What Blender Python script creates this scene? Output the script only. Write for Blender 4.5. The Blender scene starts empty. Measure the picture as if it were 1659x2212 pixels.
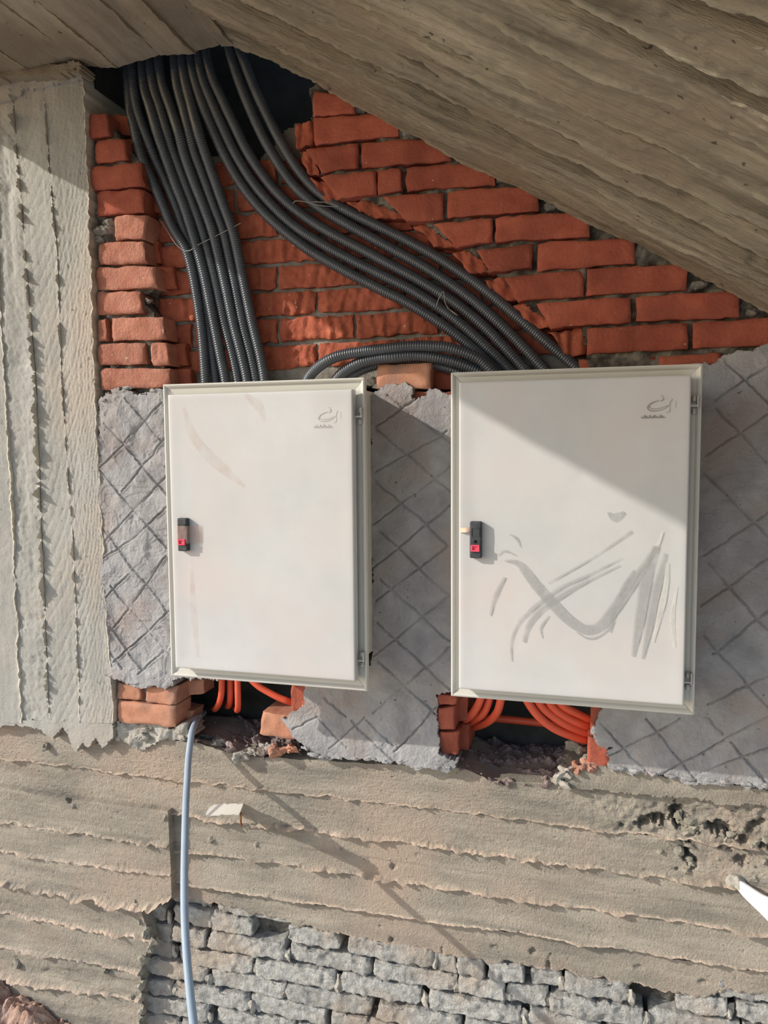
import bpy, bmesh, math
import numpy as np
from mathutils import Matrix, Vector

# ------------------------------------------------------------------ camera, world, sun, exposure
scene = bpy.context.scene
F, CX, CY = 1650.0, 829.5, 1106.0
CAM = np.array([0.0, -1.75, 0.0])
YAW, PITCH, ROLL = math.radians(15.454), math.radians(4.385), math.radians(-0.403)
fw = np.array([-math.sin(YAW) * math.cos(PITCH), math.cos(YAW) * math.cos(PITCH), -math.sin(PITCH)])
rt = np.cross(fw, [0, 0, 1.0]); rt /= np.linalg.norm(rt)
up = np.cross(rt, fw)
rt, up = math.cos(ROLL) * rt + math.sin(ROLL) * up, -math.sin(ROLL) * rt + math.cos(ROLL) * up
cam_data = bpy.data.cameras.new('camera')
cam_data.sensor_fit = 'VERTICAL'; cam_data.sensor_height = 24.0
cam_data.lens = 24.0 * F / 2212.0
cam_data.clip_start = 0.02
cam = bpy.data.objects.new('camera', cam_data)
m = Matrix.Identity(4)
for i in range(3):
    m[i][0], m[i][1], m[i][2], m[i][3] = rt[i], up[i], -fw[i], CAM[i]
cam.matrix_world = m
scene.collection.objects.link(cam)
scene.camera = cam

SUN_A, SUN_B = 1.80, 1.03            # sideways and downward travel of the sun rays per metre towards the wall
world = bpy.data.worlds.new('sky'); scene.world = world
world.use_nodes = True
wn = world.node_tree; wn.nodes.clear()
sky = wn.nodes.new('ShaderNodeTexSky'); sky.sky_type = 'NISHITA'; sky.sun_disc = False
sky.sun_elevation = math.atan(SUN_B / math.hypot(1, SUN_A)); sky.sun_rotation = math.radians(240)
sky.air_density = 1.0; sky.dust_density = 1.0; sky.ozone_density = 1.0
bg = wn.nodes.new('ShaderNodeBackground'); bg.inputs['Strength'].default_value = 0.235
wo = wn.nodes.new('ShaderNodeOutputWorld')
wn.links.new(sky.outputs[0], bg.inputs[0]); wn.links.new(bg.outputs[0], wo.inputs[0])
sun_data = bpy.data.lights.new('sun', 'SUN'); sun_data.energy = 4.0; sun_data.angle = math.radians(0.53)
sun_data.color = (1.0, 0.95, 0.88)
sun = bpy.data.objects.new('sun', sun_data)
sun.rotation_euler = Vector((SUN_A, 1.0, -SUN_B)).to_track_quat('-Z', 'Y').to_euler()
sun.location = (-4, -3, 4)
scene.collection.objects.link(sun)
scene.view_settings.view_transform = 'Standard'; scene.view_settings.look = 'None'
scene.view_settings.gamma = 1.0; scene.view_settings.use_curve_mapping = False
scene.view_settings.exposure = -0.13

# ------------------------------------------------------------------ helpers
rng = np.random.default_rng(7)
WL = {}                                   # world location of each object

def _hash(ix, iy, seed):
    h = (ix.astype(np.int64) * 374761393 + iy.astype(np.int64) * 668265263 + seed * 1442695041) & 0xffffffff
    h = ((h ^ (h >> 13)) * 1274126177) & 0xffffffff
    h = ((h ^ (h >> 16)) * 2246822519) & 0xffffffff
    return (h ^ (h >> 15)) / 4294967295.0

def vnoise(x, y, seed=0):
    x = np.asarray(x, float); y = np.asarray(y, float)
    xi = np.floor(x); yi = np.floor(y); fx = x - xi; fy = y - yi
    fx = fx * fx * (3 - 2 * fx); fy = fy * fy * (3 - 2 * fy)
    a = _hash(xi, yi, seed); b = _hash(xi + 1, yi, seed); c = _hash(xi, yi + 1, seed); d = _hash(xi + 1, yi + 1, seed)
    return 2 * ((a * (1 - fx) + b * fx) * (1 - fy) + (c * (1 - fx) + d * fx) * fy) - 1

def fbm(x, y, lam, octaves=4, seed=0, gain=.5):
    s = 0; a = 1.0; f = 1.0 / lam
    for k in range(octaves):
        s = s + a * vnoise(x * f, y * f, seed + 17 * k); a *= gain; f *= 2.03
    return s

class Plane:
    def __init__(s, o, e1, e2, n):
        s.o, s.e1, s.e2, s.n = [np.array(v, float) for v in (o, e1, e2, n)]
    def px(s, p):
        p = np.atleast_2d(np.array(p, float))
        v = fw + rt * ((p[:, :1] - CX) / F) - up * ((p[:, 1:2] - CY) / F)
        t = ((s.o - CAM) @ s.n) / (v @ s.n)
        q = CAM + v * t[:, None] - s.o
        return np.stack([q @ s.e1, q @ s.e2], -1)
    def w(s, st, h=0):
        st = np.asarray(st, float)
        return s.o + st[..., :1] * s.e1 + st[..., 1:2] * s.e2 + np.asarray(h)[..., None] * s.n

def wallp(d): return Plane((0, -d, 0), (1, 0, 0), (0, 0, 1), (0, -1, 0))
ZL = 0.98
LAND = Plane((0, 0, ZL), (1, 0, 0), (0, 1, 0), (0, 0, -1))
TH = math.atan(.587); SX = -.843
SLOPE = Plane((SX, 0, ZL), (math.cos(TH), 0, -math.sin(TH)), (0, 1, 0), (-math.sin(TH), 0, -math.cos(TH)))
def W(px, py, d): return wallp(d).w(wallp(d).px([(px, py)]), 0)[0]

def link(o): scene.collection.objects.link(o)

def empty(name, loc, parent=None, label=None, cat=None, group=None, kind=None):
    o = bpy.data.objects.new(name, None); o.empty_display_size = .05
    link(o); put(o, loc, parent); tag(o, label, cat, group, kind); return o

def put(o, loc, parent):
    loc = np.array(loc, float); base = np.zeros(3)
    if parent is not None:
        o.parent = parent; base = WL[parent.name]
    o.location = loc - base; WL[o.name] = loc

def tag(o, label=None, cat=None, group=None, kind=None):
    if label: o['label'] = label
    if cat: o['category'] = cat
    if group: o['group'] = group
    if kind: o['kind'] = kind
    return o

def mesh_obj(name, V, faces, mat, parent=None, smooth=True, attr=None, loc=None):
    V = np.asarray(V, float)
    if loc is None: loc = (V.min(0) + V.max(0)) / 2
    loc = np.array(loc, float)
    me = bpy.data.meshes.new(name)
    if isinstance(faces, np.ndarray):
        k = faces.shape[1]; n = len(faces)
        me.vertices.add(len(V)); me.vertices.foreach_set('co', (V - loc).astype(np.float32).ravel())
        me.loops.add(n * k); me.loops.foreach_set('vertex_index', faces.astype(np.int32).ravel())
        me.polygons.add(n); me.polygons.foreach_set('loop_start', np.arange(0, n * k, k, dtype=np.int32))
        me.update(calc_edges=True)
    else:
        me.from_pydata((V - loc).tolist(), [], faces); me.update()
    me.polygons.foreach_set('use_smooth', np.full(len(me.polygons), smooth))
    if attr is not None:
        a = me.attributes.new('edge', 'FLOAT', 'POINT'); a.data.foreach_set('value', np.asarray(attr, np.float32))
    me.materials.append(mat)
    o = bpy.data.objects.new(name, me); link(o); put(o, loc, parent); return o

def bm_obj(name, bm, mat, parent=None, smooth=False):
    V = np.array([v.co[:] for v in bm.verts]); c = (V.min(0) + V.max(0)) / 2
    bmesh.ops.translate(bm, verts=bm.verts, vec=Vector(-c))
    bmesh.ops.recalc_face_normals(bm, faces=bm.faces)
    me = bpy.data.meshes.new(name); bm.to_mesh(me); bm.free()
    me.polygons.foreach_set('use_smooth', np.full(len(me.polygons), smooth))
    me.materials.append(mat)
    o = bpy.data.objects.new(name, me); link(o); put(o, c, parent); return o

def add_box(bm, x0, x1, y0, y1, z0, z1, bev=0.0, seg=2):
    r = bmesh.ops.create_cube(bm, size=1)
    vs = r['verts']
    for v in vs:
        v.co = Vector(((x0 + x1) / 2 + v.co.x * (x1 - x0), (y0 + y1) / 2 + v.co.y * (y1 - y0), (z0 + z1) / 2 + v.co.z * (z1 - z0)))
    if bev > 0:
        es = list({e for v in vs for e in v.link_edges})
        bmesh.ops.bevel(bm, geom=es, offset=bev, segments=seg, affect='EDGES', profile=.5)
def add_cyl(bm, c, r, h, axis='Z', n=14):
    q = bmesh.ops.create_cone(bm, cap_ends=True, segments=n, radius1=r, radius2=r, depth=h)
    R = {'Z': Matrix.Identity(4), 'Y': Matrix.Rotation(math.pi / 2, 4, 'X'), 'X': Matrix.Rotation(math.pi / 2, 4, 'Y')}[axis]
    bmesh.ops.transform(bm, matrix=Matrix.Translation(c) @ R, verts=q['verts'])
def box_obj(name, dims, mat, parent=None, bev=0.0):
    bm = bmesh.new(); add_box(bm, *dims, bev=bev); return bm_obj(name, bm, mat, parent)

def resample(P, n):
    P = np.asarray(P, float); d = np.r_[0, np.cumsum(np.linalg.norm(np.diff(P, axis=0), axis=1))]
    t = np.linspace(0, d[-1], n)
    return np.stack([np.interp(t, d, P[:, k]) for k in range(P.shape[1])], -1)

def spline(P, step):
    P = np.asarray(P, float)
    Q = np.vstack([2 * P[0] - P[1], P, 2 * P[-1] - P[-2]]); out = []
    for i in range(1, len(Q) - 2):
        t = np.linspace(0, 1, 16, endpoint=False)[:, None]
        a, b, c, d = Q[i - 1], Q[i], Q[i + 1], Q[i + 2]
        out.append(.5 * ((2 * b) + (-a + c) * t + (2 * a - 5 * b + 4 * c - d) * t ** 2 + (-a + 3 * b - 3 * c + d) * t ** 3))
    out = np.vstack(out + [P[-1:]])
    L = np.linalg.norm(np.diff(out, axis=0), axis=1).sum()
    return resample(out, max(4, int(L / step) + 1))

def grid_faces(nu, nv):
    i = np.arange(nu)[:, None]; j = np.arange(nv)[None, :]
    a = (i * (nv + 1) + j).ravel()
    return np.stack([a, a + nv + 1, a + nv + 2, a + 1], -1)

def orient(V, Fc, n):
    f = Fc[len(Fc) // 2]
    nn = np.cross(V[f[1]] - V[f[0]], V[f[2]] - V[f[0]])
    return Fc if nn @ np.asarray(n) > 0 else Fc[:, ::-1]

def patch(name, st, h, plane, back, mat, parent=None, attr=None, smooth=True):
    """st (nu+1,nv+1,2) grid on a plane, h heights; closed by a skirt going back"""
    nu, nv = st.shape[0] - 1, st.shape[1] - 1
    V = plane.w(st, h).reshape(-1, 3)
    Fc = orient(V, grid_faces(nu, nv), plane.n)
    idx = np.arange((nu + 1) * (nv + 1)).reshape(nu + 1, nv + 1)
    ring = np.r_[idx[:, 0], idx[-1, 1:], idx[-2::-1, -1], idx[0, -2:0:-1]]
    top = V[ring]; bot = plane.w(st.reshape(-1, 2)[ring], np.full(len(ring), -back))
    n0 = len(V); m_ = len(ring); k = np.arange(m_); k2 = (k + 1) % m_
    S = np.stack([n0 + k, n0 + k2, n0 + m_ + k2, n0 + m_ + k], -1)
    cen = V.mean(0); f0 = S[0]; VV = np.vstack([V, top, bot])
    nn = np.cross(VV[f0[1]] - VV[f0[0]], VV[f0[2]] - VV[f0[0]])
    if nn @ (VV[f0[0]] - cen) < 0: S = S[:, ::-1]
    at = None
    if attr is not None: at = np.r_[attr.ravel(), attr.ravel()[ring], attr.ravel()[ring]]
    return mesh_obj(name, VV, np.vstack([Fc, S]), mat, parent, smooth=smooth, attr=at)

def strip(name, A, B, plane, mat, parent, cell=.004, hf=None, back=.06, lip=.006, lipw=.006, jag=.003, jagA=None, seed=0, rough=.0012, is_px=True, tilt=0.0, bits=1.0, bow=0.0, jlam=.03, liplam=.05):
    """a board-marked strip of cast concrete between two edges; the B edge carries a crumbly fin"""
    if mat is CONC and lip > 0: lip *= 1.5; lipw *= 1.3; bits *= 1.3
    A = plane.px(A) if is_px else np.asarray(A, float); B = plane.px(B) if is_px else np.asarray(B, float)
    L = np.linalg.norm(np.diff(A, axis=0), axis=1).sum()
    wdt = np.linalg.norm(A.mean(0) - B.mean(0))
    nu = max(4, int(L / cell)); nv = max(4, int(wdt / cell))
    A = resample(A, nu + 1); B = resample(B, nu + 1)
    dirv = (B - A); dirv /= np.linalg.norm(dirv, axis=1)[:, None]
    s = np.linspace(0, L, nu + 1)
    jg = jag * (fbm(s, s * 0 + seed, jlam, 4, seed + 3, .6))
    B = B + dirv * jg[:, None]
    A = A + dirv * ((jagA if jagA is not None else jag * .5) * fbm(s, s * 0, .03, 3, seed + 5))[:, None]
    v = np.r_[np.linspace(0, 1 - min(.5, .009 / wdt), nv - 3), 1 - np.array([.0065, .0042, .0026, .0012, 0.]) / max(wdt, .02)]
    nv = len(v) - 1
    st = A[:, None, :] * (1 - v)[None, :, None] + B[:, None, :] * v[None, :, None]
    S, T = st[..., 0], st[..., 1]
    along = np.broadcast_to(s[:, None], S.shape); acr = np.broadcast_to((v * wdt)[None, :], S.shape)
    h = rough * 1.3 * fbm(along, acr, .16, 2, seed) + rough * .5 * fbm(along, acr, .010, 3, seed + 9) - .0035 * np.clip(vnoise(along / .011, acr / .008, seed + 61) - .80, 0, .2) / .2 * (vnoise(along / .12, acr / .12, seed + 62) > -.1)
    h = h + .0005 * vnoise(along / .25, acr / .004, seed + 21)            # grain of the boards, along the strip
    h = h + tilt * (acr / wdt - .5) + bow * np.sin(np.pi * acr / wdt)
    dB = wdt - acr
    prof = np.clip(1 - dB / lipw, 0, 1)
    la = lip * (np.clip(.75 + .5 * fbm(along, acr * 0, liplam, 4, seed + 31, .7), .32, 1.7) if mat is CONC else np.clip(.62 + .75 * fbm(along, acr * 0, liplam, 4, seed + 31, .7), .05, 2.0))
    h = h + prof * la
    crumb = np.clip(1 - dB / (lipw * 1.8), 0, 1)
    h = h + crumb * .0020 * bits * (vnoise(along / .006, acr / .006, seed + 41) + .6 * vnoise(along / .013, acr / .013, seed + 43))
    if hf is not None: h = h + hf(S, T, along, acr)
    edge = np.clip(prof * 1.4, 0, 1) * np.clip(.75 + .4 * fbm(along, acr * 0, .1, 3, seed + 51), 0, 1)
    return patch(name, st, h, plane, back, mat, parent, attr=edge)

def pip(S, T, poly):
    ins = np.zeros(S.shape, bool); n = len(poly)
    for i in range(n):
        x1, y1 = poly[i]; x2, y2 = poly[(i + 1) % n]
        if y1 == y2: continue
        c = ((y1 > T) != (y2 > T)) & (S < (x2 - x1) * (T - y1) / (y2 - y1) + x1)
        ins ^= c
    return ins

def relief(name, poly_px, plane, cell, hf, back, mat, parent, jag=.004, jlam=.03, seed=0, attr_f=None):
    poly = plane.px(poly_px) if poly_px is not None else None
    s0, t0 = poly.min(0) - .01; s1, t1 = poly.max(0) + .01
    ns, nt = int((s1 - s0) / cell), int((t1 - t0) / cell)
    s = s0 + np.arange(ns + 1) * cell; t = t0 + np.arange(nt + 1) * cell
    S, T = np.meshgrid(s, t, indexing='ij')
    Sc = S[:-1, :-1] + cell / 2; Tc = T[:-1, :-1] + cell / 2
    ins = pip(Sc + jag * fbm(Sc, Tc, jlam, 4, seed + 1, .65), Tc + jag * fbm(Sc, Tc, jlam, 4, seed + 2, .65), poly)
    # jitter grid so that cell edges do not read as steps
    Sj = S + cell * .3 * vnoise(S / cell * .9, T / cell * .9, seed + 5); Tj = T + cell * .3 * vnoise(S / cell * .9, T / cell * .9, seed + 6)
    H = hf(S, T)
    V = plane.w(np.stack([Sj, Tj], -1), H).reshape(-1, 3); V0 = plane.w(np.stack([Sj, Tj], -1), np.full(S.shape, -back)).reshape(-1, 3)
    Fg = orient(V, grid_faces(ns, nt), plane.n)
    flip = not np.array_equal(Fg[0], grid_faces(ns, nt)[0])
    f = Fg[ins.ravel()]
    N = len(V); id_ = np.arange(N).reshape(ns + 1, nt + 1)
    P = np.pad(ins, 1)
    sk = []
    c = P[1:-1, 1:-1]
    def side(mask, a, b):
        a_, b_ = a[mask], b[mask]; sk.append(np.stack([a_, b_, b_ + N, a_ + N], -1))
    side(c & ~P[:-2, 1:-1], id_[:-1, 1:], id_[:-1, :-1]); side(c & ~P[2:, 1:-1], id_[1:, :-1], id_[1:, 1:])
    side(c & ~P[1:-1, :-2], id_[:-1, :-1], id_[1:, :-1]); side(c & ~P[1:-1, 2:], id_[1:, 1:], id_[:-1, 1:])
    sk = np.vstack(sk)
    if flip: sk = sk[:, ::-1]
    sk = sk[:, ::-1]
    VV = np.vstack([V, V0, V]); sk2 = np.where(sk < N, sk + 2 * N, sk)
    faces = np.vstack([f, sk2])
    used, inv = np.unique(faces, return_inverse=True)
    at = None
    if attr_f is not None:
        a = attr_f(S, T).ravel(); at = np.r_[a, a, a][used]
    return mesh_obj(name, VV[used], inv.reshape(faces.shape), mat, parent, smooth=True, attr=at)

def brick(quad, d, t, mat, parent, name='brick', n=(16, 7), hf=None, rough=.0012, jag=.0016, bev=.0035, seed=None, world=False, chips=1.0):
    """one brick from its four front corners (TL,TR,BR,BL); t is its depth into the wall"""
    seed = int(rng.integers(1, 9999)) if seed is None else seed
    pl = wallp(d)
    q = np.asarray(quad, float) if world else pl.px(quad)
    nu, nv = n
    u = np.r_[0, np.linspace(.02, .98, nu - 1), 1]; v = np.r_[0, np.linspace(.06, .94, nv - 1), 1]
    U, Vv = np.meshgrid(u, v, indexing='ij')
    st = (q[0] * ((1 - U) * (1 - Vv))[..., None] + q[1] * (U * (1 - Vv))[..., None] + q[2] * (U * Vv)[..., None] + q[3] * ((1 - U) * Vv)[..., None])
    S, T = st[..., 0].copy(), st[..., 1].copy()
    ed = np.minimum(np.minimum(U, 1 - U) * nu / 2, np.minimum(Vv, 1 - Vv) * nv / 2); eb = ed < .05
    j = fbm(S, T, .02, 3, seed) * jag; j2 = fbm(S, T, .02, 3, seed + 4) * jag
    st[..., 0] += np.where(ed < .7, j, 0); st[..., 1] += np.where(ed < .7, j2, 0)
    # gentle warping of the whole outline
    st[..., 1] += .0015 * fbm(S, S * 0 + seed, .09, 2, seed + 8)
    h = rough * fbm(S, T, .018, 3, seed + 11) + rough * 1.2 * fbm(S, T, .07, 2, seed + 12)
    h = h - np.where(eb, bev * (1 + .8 * fbm(S, T, .02, 2, seed + 3)), 0)
    corner = (np.minimum(U, 1 - U) < .05) & (np.minimum(Vv, 1 - Vv) < .1)
    h = h - np.where(corner, .004 * chips, 0)
    if hf is not None: h = h + hf(S, T)
    return patch(name, st, h, pl, t, mat, parent)

def tube(name, P, r, mat, parent=None, sides=12, corr=0.0, pitch=.0058, step=None, label=None, cat=None, group=None, cap=True):
    P = np.asarray(P, float)
    st = step or (pitch / 4 if corr > 0 else .01)
    C = spline(P, st); n = len(C)
    Tn = np.gradient(C, axis=0); Tn /= np.linalg.norm(Tn, axis=1)[:, None]
    u0 = np.cross(Tn[0], [0.3, 1, .2]); u0 /= np.linalg.norm(u0); us = [u0]
    for i in range(1, n):
        u1 = us[-1] - Tn[i] * (us[-1] @ Tn[i]); us.append(u1 / np.linalg.norm(u1))
    Uu = np.array(us); Vv = np.cross(Tn, Uu)
    rad = np.full(n, r)
    if corr > 0:
        k = np.arange(n) % 4
        rad = r - corr * np.where(k == 0, 0, np.where(k == 1, .15, np.where(k == 2, 1, .85)))
    a = np.linspace(0, 2 * math.pi, sides, endpoint=False)
    V = C[:, None] + rad[:, None, None] * (np.cos(a)[None, :, None] * Uu[:, None] + np.sin(a)[None, :, None] * Vv[:, None])
    i = np.arange(n - 1)[:, None]; j = np.arange(sides)[None]; j2 = (j + 1) % sides
    Fc = np.stack([(i * sides + j).ravel(), (i * sides + j2).ravel(), ((i + 1) * sides + j2).ravel(), ((i + 1) * sides + j).ravel()], -1)
    V = V.reshape(-1, 3)
    f = Fc[0]; nn = np.cross(V[f[1]] - V[f[0]], V[f[2]] - V[f[0]])
    if nn @ (V[f[0]] - C[0]) < 0: Fc = Fc[:, ::-1]
    if cap:
        nV = len(V); V = np.vstack([V, C[0], C[-1]])
        k = np.arange(sides); k2 = (k + 1) % sides
        c0 = np.stack([k, k2, np.full(sides, nV), np.full(sides, nV)], -1); c1 = np.stack([(n - 1) * sides + k2, (n - 1) * sides + k, np.full(sides, nV + 1), np.full(sides, nV + 1)], -1)
        faces = [tuple(x) for x in Fc.tolist()] + [tuple(x[:3]) for x in c0.tolist()] + [tuple(x[:3]) for x in c1.tolist()]
    else: faces = Fc
    o = mesh_obj(name, V, faces, mat, parent, smooth=True)
    return tag(o, label, cat, group)

def lump(name, c, size, mat, parent, seed=0, sub=2, amp=.35):
    bm = bmesh.new(); bmesh.ops.create_icosphere(bm, subdivisions=sub, radius=1)
    for v in bm.verts:
        p = np.array(v.co); k = 1 + amp * float(fbm(p[0] * 1.1 + seed, p[1] * 1.1 + p[2] * .7, .9, 3, seed))
        v.co = Vector((p * k * np.array(size) + np.array(c)).tolist())
    return bm_obj(name, bm, mat, parent, smooth=False)

# ------------------------------------------------------------------ materials
def mat(name, c1, c2, scale=9, rough=.9, bump=.35, bscale=160, bdist=.002, rnd=0.0, edge=None, specks=None, stretch=None, rot=None, spec=.2, c3=None, s3=2.2, metal=0.0, lo=.35, hi=.68):
    M = bpy.data.materials.new(name); M.use_nodes = True
    nt = M.node_tree; N = nt.nodes; Lk = nt.links; N.clear()
    out = N.new('ShaderNodeOutputMaterial'); b = N.new('ShaderNodeBsdfPrincipled'); Lk.new(b.outputs[0], out.inputs[0])
    geo = N.new('ShaderNodeNewGeometry'); vec = geo.outputs['Position']
    if stretch:
        mp = N.new('ShaderNodeMapping'); mp.inputs['Scale'].default_value = stretch
        if rot: mp.vector_type = 'POINT'; mp.inputs['Rotation'].default_value = rot
        if rot:
            m0 = N.new('ShaderNodeMapping'); m0.inputs['Rotation'].default_value = rot
            mp.inputs['Rotation'].default_value = (0, 0, 0)
            Lk.new(vec, m0.inputs[0]); Lk.new(m0.outputs[0], mp.inputs[0])
        else: Lk.new(vec, mp.inputs[0])
        vec1 = mp.outputs[0]
    else: vec1 = vec
    n1 = N.new('ShaderNodeTexNoise'); n1.inputs['Scale'].default_value = scale; n1.inputs['Detail'].default_value = 8; n1.inputs['Roughness'].default_value = .62
    Lk.new(vec1, n1.inputs['Vector'])
    r1 = N.new('ShaderNodeMapRange'); r1.inputs[1].default_value = lo; r1.inputs[2].default_value = hi; Lk.new(n1.outputs[0], r1.inputs[0])
    mx = N.new('ShaderNodeMix'); mx.data_type = 'RGBA'; mx.inputs[6].default_value = (*c1, 1); mx.inputs[7].default_value = (*c2, 1)
    Lk.new(r1.outputs[0], mx.inputs[0]); col = mx.outputs[2]
    if c3:
        n3 = N.new('ShaderNodeTexNoise'); n3.inputs['Scale'].default_value = s3; n3.inputs['Detail'].default_value = 4; Lk.new(vec, n3.inputs['Vector'])
        r3 = N.new('ShaderNodeMapRange'); r3.inputs[1].default_value = .48; r3.inputs[2].default_value = .66; Lk.new(n3.outputs[0], r3.inputs[0])
        m3 = N.new('ShaderNodeMix'); m3.data_type = 'RGBA'; m3.inputs[7].default_value = (*c3, 1); Lk.new(col, m3.inputs[6]); Lk.new(r3.outputs[0], m3.inputs[0]); col = m3.outputs[2]
    if specks:
        ns = N.new('ShaderNodeTexNoise'); ns.inputs['Scale'].default_value = specks[1]; ns.inputs['Detail'].default_value = 3; Lk.new(vec, ns.inputs['Vector'])
        rs = N.new('ShaderNodeMapRange'); rs.inputs[1].default_value = specks[2]; rs.inputs[2].default_value = specks[2] + .03; Lk.new(ns.outputs[0], rs.inputs[0])
        ms = N.new('ShaderNodeMix'); ms.data_type = 'RGBA'; ms.inputs[7].default_value = (*specks[0], 1); Lk.new(col, ms.inputs[6]); Lk.new(rs.outputs[0], ms.inputs[0]); col = ms.outputs[2]
    if edge:
        at = N.new('ShaderNodeAttribute'); at.attribute_name = 'edge'
        me_ = N.new('ShaderNodeMix'); me_.data_type = 'RGBA'; me_.inputs[7].default_value = (*edge, 1); Lk.new(col, me_.inputs[6]); Lk.new(at.outputs['Fac'], me_.inputs[0]); col = me_.outputs[2]
    if rnd:
        oi = N.new('ShaderNodeObjectInfo'); hs = N.new('ShaderNodeHueSaturation')
        rr = N.new('ShaderNodeMapRange'); rr.inputs[3].default_value = 1 - rnd; rr.inputs[4].default_value = 1 + rnd
        Lk.new(oi.outputs['Random'], rr.inputs[0]); Lk.new(rr.outputs[0], hs.inputs['Value']); Lk.new(col, hs.inputs['Color']); col = hs.outputs[0]
    Lk.new(col, b.inputs['Base Color'])
    b.inputs['Roughness'].default_value = rough; b.inputs['Specular IOR Level'].default_value = spec; b.inputs['Metallic'].default_value = metal
    if bump:
        nb = N.new('ShaderNodeTexNoise'); nb.inputs['Scale'].default_value = bscale; nb.inputs['Detail'].default_value = 6; nb.inputs['Roughness'].default_value = .65
        Lk.new(vec1 if stretch and bscale < 100 else vec, nb.inputs['Vector'])
        bp = N.new('ShaderNodeBump'); bp.inputs['Strength'].default_value = bump; bp.inputs['Distance'].default_value = bdist
        Lk.new(nb.outputs[0], bp.inputs['Height']); Lk.new(bp.outputs[0], b.inputs['Normal'])
    return M

BRICK = mat('red_brick', (.36, .092, .058), (.49, .145, .09), 14, .92, .8, 130, .005, rnd=.14, specks=((.75, .6, .45), 95, .74), c3=(.30, .085, .055), s3=9)
BRICK_SUNLIT = mat('sunlit_red_brick', (.40, .15, .10), (.56, .27, .19), 16, .92, .9, 130, .006, rnd=.1, specks=((.7, .6, .5), 90, .72), c3=(.42, .17, .11), s3=10)  # sunlight put into the colour: paler copy of the red brick
BRICK_CUT = mat('chiselled_brick', (.33, .085, .05), (.47, .14, .08), 26, .92, .8, 110, .004, rnd=.1, specks=((.75, .6, .5), 100, .71))
BRICK_ORANGE = mat('orange_brick', (.45, .20, .12), (.60, .31, .20), 18, .92, .6, 150, .0025, rnd=.1, c3=(.36, .2, .15), s3=12)
MORTAR = mat('grey_mortar', (.20, .185, .16), (.34, .32, .28), 30, .95, .9, 120, .004)
MORTAR_DK = mat('dark_mortar', (.085, .075, .065), (.26, .24, .20), 26, .95, .9, 120, .004, lo=.42, hi=.62)
MORTAR_PALE = mat('pale_mortar', (.36, .33, .28), (.52, .49, .43), 30, .95, .9, 110, .005)
CONC_SHADE = mat('shade_toned_concrete', (.05, .052, .05), (.085, .085, .08), 12, .95, .4, 90, .002)  # shade of the recesses put into the colour, near black
CONC = mat('board_marked_concrete', (.285, .26, .215), (.53, .465, .375), 9, .93, 1.0, 190, .007, edge=(.74, .58, .45), stretch=(.45, 1, 2.4), c3=(.50, .395, .31), s3=3.2, specks=((.16, .14, .11), 130, .70))
CONC_COL = mat('column_concrete', (.33, .32, .285), (.45, .435, .395), 7, .93, .7, 150, .003, edge=(.64, .58, .47), stretch=(2.2, 1, .5), c3=(.47, .40, .33), s3=2.2, specks=((.2, .18, .15), 110, .71))
CONC_RAW = mat('honeycombed_concrete', (.26, .24, .19), (.45, .41, .33), 20, .95, 1.0, 130, .005, edge=(.55, .45, .33))
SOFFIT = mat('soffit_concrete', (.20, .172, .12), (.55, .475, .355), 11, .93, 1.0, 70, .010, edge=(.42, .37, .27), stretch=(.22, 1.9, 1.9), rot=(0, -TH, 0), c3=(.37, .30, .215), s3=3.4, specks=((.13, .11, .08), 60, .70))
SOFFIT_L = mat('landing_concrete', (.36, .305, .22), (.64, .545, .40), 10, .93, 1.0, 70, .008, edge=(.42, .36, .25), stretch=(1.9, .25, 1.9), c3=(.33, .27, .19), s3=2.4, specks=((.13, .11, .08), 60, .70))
PLASTER = mat('scratched_cement_render', (.31, .30, .30), (.46, .45, .445), 13, .9, .9, 110, .006, c3=(.38, .325, .30), s3=6, specks=((.17, .16, .15), 70, .70))
BLOCK = mat('grey_concrete_brick', (.36, .35, .32), (.66, .645, .60), 60, .95, 1.0, 170, .009, rnd=.1, c3=(.52, .44, .36), s3=7)
RUBBLE_L = mat('dusty_brick_rubble', (.42, .24, .17), (.62, .44, .34), 25, .95, .9, 90, .006)
RUBBLE = mat('brick_rubble', (.20, .15, .135), (.40, .31, .285), 30, .95, .9, 120, .005)
PAINT = mat('dusty_cream_paint', (.52, .52, .505), (.62, .61, .59), 3.2, .42, .05, 30, .0006, spec=.35, c3=(.60, .55, .52), s3=4.2)
PAINT_F = mat('cream_frame_paint', (.60, .575, .51), (.64, .615, .55), 5, .38, 0, spec=.4)
def smear_mat(name, col, a0, a1):
    M = mat(name, col, tuple(c * 1.06 for c in col), 20, .5, 0, spec=.3); nt = M.node_tree; b = [n for n in nt.nodes if n.type == 'BSDF_PRINCIPLED'][0]
    nz = nt.nodes.new('ShaderNodeTexNoise'); nz.inputs['Scale'].default_value = 34; nz.inputs['Detail'].default_value = 5
    mr = nt.nodes.new('ShaderNodeMapRange'); mr.inputs[1].default_value = .3; mr.inputs[2].default_value = .62; mr.inputs[3].default_value = a0; mr.inputs[4].default_value = a1
    g = [n for n in nt.nodes if n.type == 'NEW_GEOMETRY'][0]
    nt.links.new(g.outputs['Position'], nz.inputs['Vector']); nt.links.new(nz.outputs[0], mr.inputs[0]); nt.links.new(mr.outputs[0], b.inputs['Alpha'])
    return M
SMEAR = smear_mat('wiped_dust_smear', (.43, .43, .42), .2, .75)
PEACH = smear_mat('peach_dust_smear', (.66, .48, .39), .02, .20)
SMEAR2 = smear_mat('pale_dust_smear', (.68, .67, .62), .15, .7)
PRINT = mat('grey_print', (.27, .27, .255), (.33, .33, .31), 40, .6, 0)
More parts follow.
